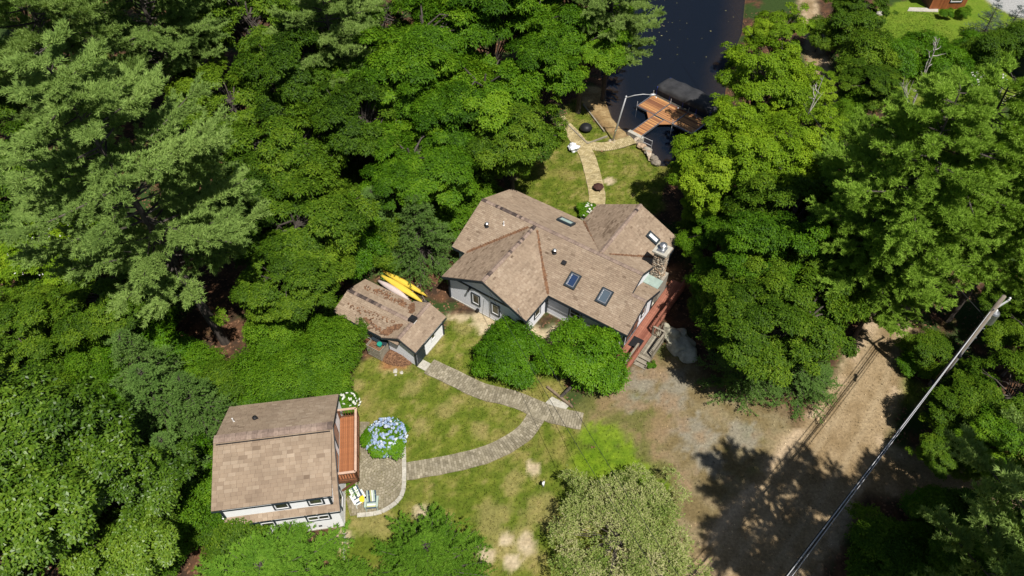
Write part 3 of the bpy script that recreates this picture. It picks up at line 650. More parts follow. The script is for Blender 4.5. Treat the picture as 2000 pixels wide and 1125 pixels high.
# meter box by the corner
mb = MB(); mb.box(-1.05, -.72, -2.72, -2.52, .55, 1.25); mb.lathe((-.885, -2.78, .98), [(.13, 0), (.13, .1), (.02, .12)], 14); o_ = link('meter_box', mb, M['metal'], hs)
mb = MB(); mb.tube([(-.9, -2.58, 1.2), (-.9, -2.58, 2.5), (-.95, -2.6, 3.0)], .03, 8); link('conduit', mb, M['lampmetal'], o_)
mb = MB(); mb.box(-4.75, -4.55, -2.72, -2.52, .15, .42); link('outdoor_faucet', mb, M['dark'], hs)
mb = MB(); mb.box(-5.35, -5.25, -2.7, -2.52, 2.25, 2.42); mb.lathe((-5.3, -2.75, 2.1), [(.03, 0), (.08, .15), (.08, .2)], 10); link('wall_lantern', mb, M['dark'], hs)
mb = MB(); mb.tube([(-3.5, -2.57, 2.6), (-3.5, -2.57, .3)], .018, 6); link('downspout', mb, M['lampmetal'], hs)
# skylights and vents
nF = Vector((0, -K, 1)).normalized(); nB = Vector((0, K, 1)).normalized()
p = FM.onplane(1119, 549, front); skylight(ro, p, nF, (1, 0, 0), .62, .95, .02)
p = FM.onplane(1181, 580, front); skylight(ro, p, nF, (1, 0, 0), .66, .95, .4)
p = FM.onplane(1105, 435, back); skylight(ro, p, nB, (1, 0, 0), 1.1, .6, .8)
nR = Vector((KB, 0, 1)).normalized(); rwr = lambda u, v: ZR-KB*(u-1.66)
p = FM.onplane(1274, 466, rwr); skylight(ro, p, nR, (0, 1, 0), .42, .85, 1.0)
for px, py, f, r, h in [(1083, 494, front, .13, .28), (951, 442, front, .13, .28)]:
    p = FM.onplane(px, py, f); roof_vent(ro, (p.x, p.y, p.z), r, h)
p = FM.onplane(984, 440, front); roof_vent(ro, (p.x, p.y, p.z), .05, .4, 'white', False)
p = FM.onplane(1102, 514, front); mb = MB(); mb.obox(p+nF*.09, (1, 0, 0), nF.cross(Vector((1, 0, 0))), nF, .16, .16, .09); link('roof_vent', mb, M['dark'], ro)
# chimney of field stone
mb = MB(); mb.box(5.06, 5.88, 5.96, 6.8, -.1, 4.95); mb.box(5.05, 6.1, 5.7, 7.1, -.1, 2.3)
ch = link('chimney', mb, M['mortar'], hs)
mb = MB(); mb.box(4.92, 6.02, 5.82, 6.94, 4.95, 5.1); link('chimney_cap', mb, M['conc'], ch)
mb = MB(); mb.lathe((5.45, 6.45, 5.1), [(.2, 0), (.2, .3), (.27, .31), (.27, .42), (.12, .5), (.02, .52)], 16); link('flue', mb, M['metal'], ch)
mb = MB(); mb.obox((5.45, 6.35, 5.12), (1, 0, 0), (0, 1, 0), (0, 0, 1), .3, .35, .02); link('flue_plate', mb, M['metal'], ch)
stm = [rock_mesh('stone', 1, 300+i, .5, 1, .35) for i in range(6)]
for me in stm: me.materials.append(M['stone'])
def stonewall(face, a0, a1, z0, z1, plane):
    z = z0
    while z < z1-.08:
        hh = random.uniform(.13, .24); a = a0
        while a < a1-.05:
            ww = min(random.uniform(.16, .36), a1-a); o = bpy.data.objects.new('stone', random.choice(stm)); C.objects.link(o); o.parent = ch
            if face == 'v': o.location = (a+ww/2, plane, z+hh/2); o.scale = (ww*.54, .1, hh*1.05)
            else: o.location = (plane, a+ww/2, z+hh/2); o.scale = (.1, ww*.54, hh*1.05)
            a += ww
        z += hh
stonewall('v', 5.06, 5.88, 2.35, 4.93, 5.96); stonewall('u', 5.96, 6.8, 2.35, 4.93, 5.88); stonewall('v', 5.05, 6.1, 1.3, 2.3, 5.7)
mb = MB(); mb.slab([(5.0, 4.98, 2.62), (6.2, 4.98, 2.56), (6.2, 5.9, 2.56), (5.0, 5.9, 2.62)], .08); link('metal_flat_roof', mb, M['green'], hs)

# ------------------------------------------------------------------ deck with stairs by the house
dk = thing('house_deck', 'red-stained wooden deck with railing and grey landing steps along the cottage', 'deck', (*FM.o.xy, 0), FM.th)
def plank(parent, mt, c, d, ln, wd, th=.035, name='plank', tone=None):
    mb = MB(); mb.obox((0, 0, 0), d, Vector(d).cross(Vector((0, 0, 1))), (0, 0, 1), ln/2, wd/2, th/2, random.random() if tone is None else tone)
    o = link(name, mb, M[mt], parent); o.location = c; return o
v = -2.55
u_ = 6.13
for i in range(8): plank(dk, 'redw', (6.2+i*.142, 2.9, .48), (0, 1, 0), 10.9, .134)
for i in range(13): plank(dk, 'redw', (4.3+i*.142, -1.13, .48), (0, 1, 0), 2.84, .134)
mb = MB(); mb.box(7.25, 7.3, -2.6, 8.4, .2, .45); mb.box(4.2, 7.25, -2.6, -2.55, .2, .45); link('rim_joist', mb, M['redw'], dk)
mb = MB()
for u in (4.4, 5.8, 7.15):
    for v in (-2.45, .8, 4, 7.9):
        if u > 6 or v < 0: mb.box(u-.06, u+.06, v-.06, v+.06, -.1, .45)
link('footings', mb, M['brownw'], dk)
balm = None
def railing(parent, a, b, zb, mt_rail, mt_bal, step=.15, ht=.92, post=1.6):
    global balm
    a = Vector((*a, 0)); b = Vector((*b, 0)); d = (b-a).normalized(); L_ = (b-a).length
    mb = MB(); mb.beam(a+Vector((0, 0, zb+ht)), b+Vector((0, 0, zb+ht)), .14, .04); link('top_rail', mb, M[mt_rail], parent)
    mb = MB(); mb.beam(a+Vector((0, 0, zb+.1)), b+Vector((0, 0, zb+.1)), .05, .08); link('bottom_rail', mb, M[mt_bal], parent)
    k = max(1, round(L_/post))
    for i in range(k+1):
        mb = MB(); q = a+d*L_*i/k; mb.box(q.x-.05, q.x+.05, q.y-.05, q.y+.05, zb-.3, zb+ht-.02); link('post', mb, M[mt_bal], parent)
    me = MB().box(-.02, .02, -.02, .02, 0, ht-.16).mesh('baluster'); me.materials.append(M[mt_bal])
    for i in range(int(L_/step)):
        q = a+d*step*(i+.5); o = bpy.data.objects.new('baluster', me); C.objects.link(o); o.parent = parent; o.location = (q.x, q.y, zb+.12)
railing(dk, (7.1, -2.5), (7.1, .62), .5, 'greyw', 'redw')
railing(dk, (4.3, -2.5), (7.05, -2.5), .5, 'greyw', 'redw')
railing(dk, (7.2, 2.7), (7.2, 8.3), .5, 'redw', 'redw', .2)
for i in range(8): plank(dk, 'greyw', (7.38+i*.107, 1.65, .46), (0, 1, 0), 1.9, .1, name='landing_plank')
for i, (v, z) in enumerate([(.56, .32), (.27, .18), (-.02, .05)]):
    mb = MB(); mb.box(7.3, 8.22, v-.16, v+.14, z-.03, z+.02); link('step', mb, M['greyw'], dk)
mb = MB(); mb.box(7.3, 7.34, -.1, .7, -.05, .28); mb.box(8.18, 8.22, -.1, .7, -.05, .28); mb.box(7.3, 8.22, .66, .7, 0, .42); mb.box(8.18, 8.22, .7, 2.6, .1, .44); link('stringer', mb, M['greyw'], dk)
railing(dk, (8.2, .75), (8.2, 2.58), .47, 'greyw', 'greyw', .14)
railing(dk, (7.3, 2.62), (8.15, 2.62), .47, 'greyw', 'greyw', .14)
mt_ = MB(); mt_.box(6.3, 7.1, .75, 1.75, .5, .52); x_ = link('door_mat', mt_, M['dark'], None, 'dark doormat on the red deck by the glass doors', 'doormat'); x_.location = (*FM.o.xy, 0); x_.rotation_euler = (0, 0, FM.th)

# ------------------------------------------------------------------ shed
FS = Frame((-6.742, 29.483), math.radians(-31))
sd = thing('storage_shed', 'small white storage shed with brown shingle roof strewn with pine needles', 'shed', (*FS.o.xy, 0), FS.th)
roof = MB(); sh = MB(); VR = 1.5; ZA = 2.62; ZB = 2.5; ZE = 1.98
roof_face(roof, sh, [(-7.0, -.35, ZE), (-1.2, -.35, ZE), (-1.2, VR, ZA), (-7.0, VR, ZA)])
roof_face(roof, sh, [(-7.0, 3.35, ZE), (-1.2, 3.35, ZE), (-1.2, VR, ZA), (-7.0, VR, ZA)])
roof_face(roof, sh, [(.25, -.22, 1.96), (.25, 3.5, 1.96), (-1.15, 3.5, ZB+.14), (-1.15, -.22, ZB+.14)])
roof_face(roof, sh, [(-2.6, -.4, 1.97), (-2.6, 3.5, 1.97), (-1.15, 3.5, ZB+.14), (-1.15, -.22, ZB+.14)], dark=.05)
sr = link('roof', roof, M['roofbase'], sd); link('shingles', sh, M['shingle'], sr, kind='stuff')
mb = MB(); ridge_caps(mb, (-7.0, VR, ZA), (-1.5, VR, ZA), .15, .34, [(0, .62, .75)]); ridge_caps(mb, (-1.15, -.22, ZB+.14), (-1.15, 3.5, ZB+.14), .15, .4, [(.6, .9, .2)]); link('ridge_caps', mb, M['cap'], sr, kind='stuff')
mb = MB(); [litter(mb, (u, v, ZE+(ZA-ZE)*(1-abs(v-VR)/1.85)+.03), (u+du, v+dv, ZE+(ZA-ZE)*(1-abs(v+dv-VR)/1.85)+.03), wd, n_) for u, v, du, dv, wd, n_ in [(-2.75, -.2, .75, .95, .3, 330), (-2.5, -.1, .3, .5, .5, 160), (-2.2, .5, .5, .5, .25, 120), (-2.5, 3.2, .7, -1.0, .3, 260), (-2.3, 3.0, .2, -.4, .5, 110), (-5.6, 2.7, 1.4, .1, .3, 70), (-4.4, 2.4, 1.6, .4, .35, 70), (-4.6, .2, 1.7, -.2, .35, 90), (-6.3, .6, 4, .3, .6, 90), (-6.5, 2.4, 4, .2, .6, 80)]]
link('needle_litter', mb, M['litter'], sr, kind='stuff')
fascia(sr, [((-7.0, -.37, 1.94), (-2.6, -.37, 1.94)), ((.27, -.22, 1.92), (.27, 3.5, 1.92)), ((-2.6, -.42, 1.93), (-1.15, -.24, 2.6)), ((-1.15, -.24, 2.6), (.25, -.24, 1.92)), ((-7.0, 3.37, 1.94), (-2.6, 3.37, 1.94)), ((-7.02, -.35, 1.94), (-7.02, 1.5, 2.58)), ((-7.02, 1.5, 2.58), (-7.02, 3.35, 1.94))], ht=.14)
wall(sd, (-2.4, -.02), (.0, -.02), .05, 1.9, gable=2.45, gz=.52)
wall(sd, (0, -.02), (0, 3.3), .05, 1.98, mt='white')
wall(sd, (0, 3.3), (-6.7, 3.3), .05, 1.95); wall(sd, (-6.7, 3.3), (-6.7, 0), .05, 1.95, gable=2.5); wall(sd, (-6.7, .15), (-2.4, .15), .05, 1.95)
for (u, v) in [(0.02, -.04), (-2.4, -.04), (.02, 3.28)]:
    mb = MB(); mb.box(u-.06, u+.06, v-.06, v+.06, .0, 1.95); link('corner_board', mb, M['trim'], sd)
mb = MB(); mb.box(.015, .05, .1, 1.02, .08, 1.86); d_ = link('door', mb, M['trim'], sd)
mb = MB(); mb.lathe((.08, .92, .95), [(.03, 0), (.03, .06)], 8); link('handle', mb, M['metal'], d_)
p = FS.onu(849, 652, 0); window(sd, (0, 2.05, 1.2), (1, 0, 0), .42, .6, trim='white')
mb = MB(); mb.box(.02, .07, 1.1, 3.2, -.05, .1); link('sill_board', mb, M['conc'], sd)
p = FS.onplane(807, 628, lambda u, v: 2.55)
mb = MB(); mb.box(p.x-.2, p.x+.2, p.y-.2, p.y+.2, 2.4, 2.75); va = link('cupola_vent', mb, M['white'], sr)
mb = MB(); mb.box(p.x-.24, p.x+.24, p.y-.24, p.y+.24, 2.76, 2.95); mb.box(p.x-.15, p.x+.15, p.y-.15, p.y+.15, 2.95, 3.0); link('vent_cap', mb, M['dark'], va)
mb = MB(); mb.box(.08, .95, -.1, .6, -.1, .07); x_ = link('door_step', mb, M['conc'], None, 'pale concrete slab step before the shed door', 'step'); x_.location = (*FS.o.xy, 0); x_.rotation_euler = (0, 0, FS.th)
# slatted compost bin
p = GXY(741, 690); cb = thing('compost_bin', 'grey slatted wooden compost bin beside the shed wall', 'bin', (*p, 0), math.radians(-31))
for k in range(6):
    z = .1+k*.19
    mb = MB(); mb.box(-.62, .62, -.5, -.465, z, z+.13); link('slat', mb, M['greyw'], cb)
    mb = MB(); mb.box(-.62, -.585, -.46, .5, z, z+.13); link('slat', mb, M['greyw'], cb)
mb = MB(); mb.box(.58, .62, -.46, .5, 0, 1.2); link('side_panel', mb, M['greyw'], cb)
mb = MB(); mb.obox((0, .42, 1.26), (1, 0, 0), (0, 1, .3), (0, -.3, 1), .64, .34, .025); link('lid', mb, M['trim'], cb)
for x in (-.58, .54):
    for y in (-.46, .46):
        mb = MB(); mb.box(x, x+.06, y-.03, y+.03, -.05, 1.22); link('post', mb, M['greyw'], cb)
mb = MB()
for i in range(700):
    c = Vector((random.uniform(-.55, .53), random.uniform(-.43, .45), .9+random.uniform(0, .12))); litter(mb, c, c+Vector((.01, 0, 0)), .05, 1, False, 0)
link('garden_waste', mb, M['litter'], cb, kind='stuff')
mb = MB(); mb.lathe((0, 0, 0), [(.14, 0), (.17, .25), (.2, .26), (.18, .3)], 12); link('plastic_pot', mb, M['teal'], None, 'small teal plastic pot lying in the compost bin', 'pot', loc=(*GXY(742, 676, 1.0), 1.0))
# heap of raked leaves
mb = MB(); lp = Vector((*GXY(772, 697), 0))
for i in range(3500):
    a = random.uniform(0, 6.28); r = random.random()**.5; c = lp+Vector((math.cos(a)*r*1.5*.9+.0, math.sin(a)*r*.75-.3*math.cos(a)*r, .42*(1-r*r)*random.random()**.4))
    litter(mb, c, c+Vector((.01, 0, 0)), .06, 1, False, 0.02, (random.gauss(0, .4), random.gauss(0, .4), 1))
link('leaf_heap', mb, M['litter'], None, 'heap of dry brown leaves raked against the shed', 'leaf heap', kind='stuff')
for q, r in [((772, 725), .28), ((784, 728), .2), ((773, 733), .16)]:
    o = link('pale_stone', rock_mesh('pale_stone', r*.6, int(r*100), .5, 2), M['conc'], None, 'small pale flat stones in the grass below the leaf heap', 'stone', 'pale stones in the grass', loc=(*GXY(*q), .03))

# ------------------------------------------------------------------ kayaks behind the shed
def hull(name, a, b, wd, ht, mt, label, cat, roll=0, group=None):
    a = Vector(a); b = Vector(b); mid = (a+b)/2; L_ = (b-a).length
    mb = MB(); ns = 26; nr = 14; vs = []
    for i in range(ns+1):
        t = i/ns*2-1; k = max(0, 1-abs(t)**2.2)**.85+.015; rock = .16*abs(t)**3
        for j in range(nr):
            an = 2*math.pi*j/nr; cy = math.cos(an); cz = math.sin(an)
            y = cy*wd/2*k; z = (cz*ht*.55 if cz > 0 else cz*ht*.35)*(.35+.65*k)-rock+(.05*k if abs(cy) < .3 and cz > 0 else 0)
            vs.append((t*L_/2, y, z))
    fs = [(i*nr+j, (i+1)*nr+j, (i+1)*nr+(j+1) % nr, i*nr+(j+1) % nr) for i in range(ns) for j in range(nr)]+[tuple(range(nr)), tuple(ns*nr+k for k in range(nr))[::-1]]
    mb.add(vs, fs); r = thing(name, label, cat, mid, 0, group)
    d = b-a; r.rotation_euler = (roll, -math.asin(d.z/L_), math.atan2(d.y, d.x))
    link('hull', mb, M[mt], r, smooth=True)
    m2 = MB(); m2.tube([(t*L_/2, 0, ht*.55*(.35+.65*(max(0, 1-abs(t)**2.2)**.85))-.16*abs(t)**3+.045) for t in np.linspace(-.96, .96, 20)], .022, 6); link('keel_strip', m2, M[mt], r, smooth=True)
    for sg in (-1, 1):
        m2 = MB(); m2.tube([(sg*L_*.485, -.03, .0), (sg*L_*.5, 0, .02), (sg*L_*.485, .03, .0)], .012, 6); link('grab_handle', m2, M['dark'], r)
    return r
hull('kayak', G(743, 526, .5), G(834, 577, .5), .46, .36, 'yellow', 'yellow kayak lying on the outer side, farther from the shed', 'kayak', .15)
hull('kayak', G(742, 535, .55), G(826, 589, .55), .54, .38, 'yellow', 'broader yellow kayak resting between the other kayak and the pale hull', 'kayak', -.1)
hull('canoe', G(737, 546, .6), G(800, 585, .5), .5, .4, 'paleh', 'pale pinkish upturned hull tucked along the shed eave', 'canoe')
p = G(831, 589, .25); kc = thing('kayak_cart', 'small kayak trolley wheel with black tyre at the kayak end', 'trolley', p, math.radians(-31))
mb = MB(); mb.tube([(math.cos(a)*.2, .0, math.sin(a)*.2) for a in np.linspace(0, 2*math.pi, 20)], .055, 8, False); wl = link('wheel', mb, M['dark'], kc, smooth=True)
mb = MB(); mb.tube([(0, -.05, 0), (0, .05, 0)], .13, 14); link('rim', mb, M['metal'], wl); wl.rotation_euler = (1.0, 0, .3)
mb = MB(); mb.beam((0, 0, 0), (-.5, .3, .1), .04, .04); mb.beam((0, 0, 0), (-.5, -.2, .1), .04, .04); link('axle_frame', mb, M['metal'], kc)
mb = MB(); mb.box(-.5, .5, -.06, .06, 0, .3); mb.box(-.06, .06, -.5, .5, .3, .34)
tr_ = thing('kayak_rack', 'low timber rack under the kayaks', 'rack', (*GXY(788, 562), 0), math.radians(-33))
for x in (-1.2, 1.0):
    mb = MB(); mb.beam((x, -1.0, .25), (x, .9, .25), .09, .09); link('crossbar', mb, M['greyw'], tr_)
    for y in (-.95, .85):
        mb = MB(); mb.box(x-.045, x+.045, y-.045, y+.045, -.05, .21); link('leg', mb, M['greyw'], tr_)

# ------------------------------------------------------------------ guest house
FG = Frame(GXY(673, 1027), math.radians(8.0))
gh = thing('guest_house', 'small two-storey white guest house with big tan shingle roof and side balcony', 'house', (*FG.o.xy, 0), FG.th)
U0, U1 = -6.5, .22; VF, VM, VB = -.26, 3.64, 7.54; ZL, ZT = 2.9, 5.45; KG = (ZT-ZL)/(VM-VF)
roof = MB(); sh = MB()
roof_face(roof, sh, [(U0-.3, VB, ZL), (U1-.2, VB, ZL), (U1, VM, ZT), (U0, VM, ZT)], dark=.0, expo=.2, tab=.36)
roof_face(roof, sh, [(U0+.3, -.3, 2.72), (U1, -.3, 2.72), (U1, .1, 3.1), (U0+.3, .1, 3.1)], dark=.02, expo=.2, tab=.36)
roof_face(roof, sh, [(U1-.3, .1, 3.1), (U1, .1, 3.1), (U1, VM, ZT), (U1-.3, VM, ZT)], dark=.05, expo=.2, tab=.36)
zd = 4.3
roof_face(roof, sh, [(U0, -.1, zd), (U1-.18, -.1, zd), (U1-.1, VM, ZT+.02), (U0, VM, ZT+.02)], dark=-.02, expo=.22, tab=.38)
gr = link('roof', roof, M['roofbase'], gh); link('shingles', sh, M['shingle'], gr, kind='stuff')
mb = MB(); ridge_caps(mb, (U0, VM+.08, ZT+.02), (U1, VM+.08, ZT+.02), .26, .2, [(.97, 1, 1)], .3); link('ridge_caps', mb, M['cap'], gr, kind='stuff')
mb = MB(); mb.obox(((U0+U1)/2, VM-.28, ZT-.03), (1, 0, 0), (0, 1, .26), (0, 0, 1), (U1-U0)/2-.15, .02, .05); link('ridge_vent', mb, M['dark'], gr)
fascia(gr, [((U0, -.12, zd-.04), (U1-.18, -.12, zd-.04)), ((U0+.3, -.32, 2.68), (U1, -.32, 2.68)), ((U1+.02, -.3, 2.7), (U1+.02, .1, 3.06)), ((U1+.02, .1, 3.06), (U1+.02, VM, ZT-.06)), ((U1+.02, VM, ZT-.06), (U1-.18, VB, ZL-.06)), ((U0-.02, -.1, zd-.05), (U0-.02, VM, ZT-.05)), ((U0-.3, VB+.02, ZL-.05), (U1-.2, VB+.02, ZL-.05))], ht=.12)
wall(gh, (-6.15, 0), (0, 0), .1, 2.95, mt='white'); wall(gh, (0, 0), (0, 7.2), .1, 2.95, gable=5.25, mt='white'); wall(gh, (0, 7.2), (-6.3, 7.2), .1, 2.95, mt='white'); wall(gh, (-6.3, 7.2), (-6.3, 0), .1, 2.95, gable=5.2, mt='white')
wall(gh, (-6.15, .04), (-.12, .04), 3.0, 4.3, name='dormer_wall', mt='white')
wall(gh, (-.12, .04), (-.12, 3.0), 3.1, 4.3, name='dormer_wall', mt='white'); wall(gh, (-6.2, 3.0), (-6.2, .04), 3.1, 4.3, name='dormer_wall', mt='white')
for u in (-6.1, -.17):
    mb = MB(); mb.box(u-.07, u+.07, -.03, .03, 3.1, 4.2); link('corner_board', mb, M['trim'], gh)
mb = MB(); mb.box(-6.2, .05, -.05, 7.25, -.3, .1); link('foundation', mb, M['conc'], gh)
for px, py in [(550, 987), (616, 977)]:
    p = FG.onv(px, py, .04); window(gh, (p.x, .04, 3.66), (0, -1, 0), .75, .62)
p = FG.onv(621, 1007, 0); window(gh, p, (0, -1, 0), 1.25, .95, mull=1, rail=True)
p = FG.onv(522, 1020, 0); window(gh, p, (0, -1, 0), .75, .95, rail=True)
mb = MB(); p = FG.onv(626, 1026, 0); mb.box(p.x-.1, p.x+.1, -.06, -.02, p.z-.06, p.z+.06); link('wall_vent', mb, M['dark'], gh)
window(gh, (0, 1.0, 1.6), (1, 0, 0), .8, 1.1)
for v in (2.75, 4.35):
    mb = MB(); mb.box(.02, .05, v-.55, v+.55, 2.58, 4.4); d_ = link('door', mb, M['trim'], gh)
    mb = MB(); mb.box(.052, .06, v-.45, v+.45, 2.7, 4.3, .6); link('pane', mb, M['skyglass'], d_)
for (v, z) in [(5.35, 3.9), (5.85, 3.7)]:
    mb = MB(); mb.tube([(.03, v, z), (.09, v, z)], .16, 12); link('wall_ornament', mb, M['navy'], gh)
rb = lambda u, v: ZT-KG*(v-VM)
p = FG.onplane(499, 819, rb); roof_vent(gr, p, .12, .18, 'dark')
p = FG.onplane(457, 824, rb); roof_vent(gr, (p.x, p.y, p.z), .045, .4, 'white', False)
# balcony
bal = link('balcony', None, None, gh); 
for i in range(9): plank(bal, 'orangew', (.13+i*.118, 3.85, 2.5), (0, 1, 0), 4.35, .108)
mb = MB(); mb.box(.04, 1.24, 1.66, 1.71, 2.2, 2.48); mb.box(.04, 1.24, 5.99, 6.04, 2.2, 2.48); mb.box(1.2, 1.25, 1.71, 5.99, 2.2, 2.48); link('rim_joist', mb, M['brownw'], bal)
railing(bal, (.08, 1.68), (1.2, 1.68), 2.52, 'pinkw', 'brownw', .16, .9); railing(bal, (1.2, 1.68), (1.2, 6.02), 2.52, 'pinkw', 'brownw', .16, .9); railing(bal, (1.2, 6.02), (.08, 6.02), 2.52, 'pinkw', 'brownw', .16, .9)
mb = MB(); mb.beam((1.15, 1.75, 2.25), (.05, 1.75, 1.1), .1, .12); link('brace', mb, M['brownw'], bal); mb = MB(); mb.beam((1.15, 5.9, 2.25), (.05, 5.9, 1.1), .1, .12); link('brace', mb, M['brownw'], bal)

# ------------------------------------------------------------------ foliage
def nrm(a): return a/np.maximum(1e-9, np.linalg.norm(a, axis=-1, keepdims=True))
def sph(rg, n): return nrm(rg.normal(size=(n, 3)))
def rosettes(rg, P, A, k, L_, Wd, rise, droop, tone, tvar=.16):
    n = len(P); A = nrm(A); ref = np.where(np.abs(A[:, 2:3]) < .9, np.array([[0, 0, 1.]]), np.array([[1., 0, 0]])); e1 = nrm(np.cross(A, ref)); e2 = np.cross(A, e1)
    ph = (rg.uniform(0, 6.28, (n, 1))+np.arange(k)*2*np.pi/k+rg.normal(0, .35, (n, k)))[..., None]
    r = e1[:, None]*np.cos(ph)+e2[:, None]*np.sin(ph)
    d = nrm(r+A[:, None]*(rise+rg.normal(0, .35, (n, k, 1)))+np.array([0, 0, -droop]))
    l = L_*rg.uniform(.7, 1.25, (n, k, 1)); b = P[:, None]+r*.02+rg.normal(0, L_*.18, (n, k, 3))
    s = nrm(np.cross(d, A[:, None]+rg.normal(0, .25, (n, k, 3))))*Wd*.5*rg.uniform(.8, 1.2, (n, k, 1))
    mid = b+d*l*.48+np.array([0, 0, .05*L_]); tip = b+d*l+np.array([0, 0, -.18*L_])
    V = np.stack([b, mid-s, tip, mid+s], 2).reshape(-1, 3)
    t = np.clip(np.repeat(tone, k)+rg.normal(0, tvar, n*k), 0, 1); return V, t
def needles(rg, P, T, k, L_, Wd, tone, up=.35, spread=.8, tvar=.15):
    n = len(P); d = nrm(nrm(T)[:, None]*.7+sph(rg, n*k).reshape(n, k, 3)*spread+np.array([0, 0, up])); l = L_*rg.uniform(.7, 1.2, (n, k, 1))
    s = nrm(np.cross(d, sph(rg, n*k).reshape(n, k, 3)*.55+np.array([.25, -.4, .9])))*Wd*.5; b = P[:, None]+rg.normal(0, L_*.12, (n, k, 3))
    V = np.stack([b-s, b+s, b+d*l], 2).reshape(-1, 3); t = np.clip(np.repeat(tone, k)+rg.normal(0, tvar, n*k), 0, 1); return V, t
def broadleaf(name, seed, R=5., ht=13., ncl=150, dens=66, leaf=.2, asp=.42, k=6, low=-.45, mt='oak', trunk=True, cz=.6, vz=.4, cl=(.09, .19), flat=.55, rise=.25, droop=.25, limbs=0):
    rg = np.random.default_rng(seed); D = sph(rg, ncl*4); D = D[D[:, 2] > low][:ncl]; n = len(D)
    lob = 1+.22*np.sin(D[:, 0]*3.1+seed)+.18*np.sin(D[:, 1]*4.3+seed*2)+.1*rg.normal(size=n)
    f = rg.uniform(.5, 1.06, n)*lob; Cc = D*f[:, None]*np.array([R, R, vz*ht])*.84+np.array([0, 0, cz*ht]); rr = rg.uniform(*cl, n)*R
    if limbs:
        LD = sph(rg, limbs*6); LD = LD[LD[:, 2] > low][:limbs]; LC = LD*rg.uniform(.6, .98, (len(LD), 1))*np.array([R, R, vz*ht])*.8+np.array([0, 0, cz*ht]); w_ = rg.integers(0, len(LD), n)
        Cc = LC[w_]+rg.normal(0, 1, (n, 3))*R*np.array([.155, .155, .085]); D = nrm((Cc-np.array([0, 0, cz*ht]))/np.array([R, R, vz*ht])); lt = rg.normal(0, .11, len(LD))[w_]
    else: lt = np.zeros(n)
    Ps, As, Ts = [], [], []
    for i in range(n):
        m_ = int(dens*rr[i]**2*2.2); d = sph(rg, m_*3); d = d[(d @ nrm(D[i]+np.array([0, 0, .7]))) > 0.05][:m_]
        Ps.append(Cc[i]+d*rr[i]*np.array([1, 1, flat])*np.clip(rg.normal(.95, .2, (len(d), 1)), .4, 1.6)); As.append(d*.6+D[i]*.35+np.array([0, 0, .75])); Ts.append(np.full(len(d), .5+lt[i]+rg.normal(0, .1)))
    V, t = rosettes(rg, np.concatenate(Ps), np.concatenate(As), k, leaf, leaf*asp, rise, droop, np.concatenate(Ts))
    cm = np_mesh('crown', V, 4, t); cm.materials.append(M[mt])
    tm = MB(); lean = rg.normal(0, .03, 2)*ht
    zt = (cz+.12)*ht; r0 = .02*ht+.03
    tm.tube([(lean[0]*t_**2, lean[1]*t_**2, zt*t_-.2) for t_ in np.linspace(0, 1, 7)], [r0*(1-.75*t_)+.03*(t_ == 0)*ht*.2 for t_ in np.linspace(0, 1, 7)], 8, tone=.5)
    for i in range(6, n, 2):
        t_ = rg.uniform(.35, .9); p0 = np.array([lean[0]*t_**2, lean[1]*t_**2, zt*t_]); p1 = Cc[i]; md = (p0+p1)/2+np.array([0, 0, .05*ht])
        tm.tube([p0, md, p1], [r0*.34, r0*.2, r0*.07], 5, False, rg.random())
    t2 = tm.mesh('trunk'); t2.materials.append(M['bark']); return dict(crown=cm, trunk=t2, R=R, ht=ht, cz=cz)
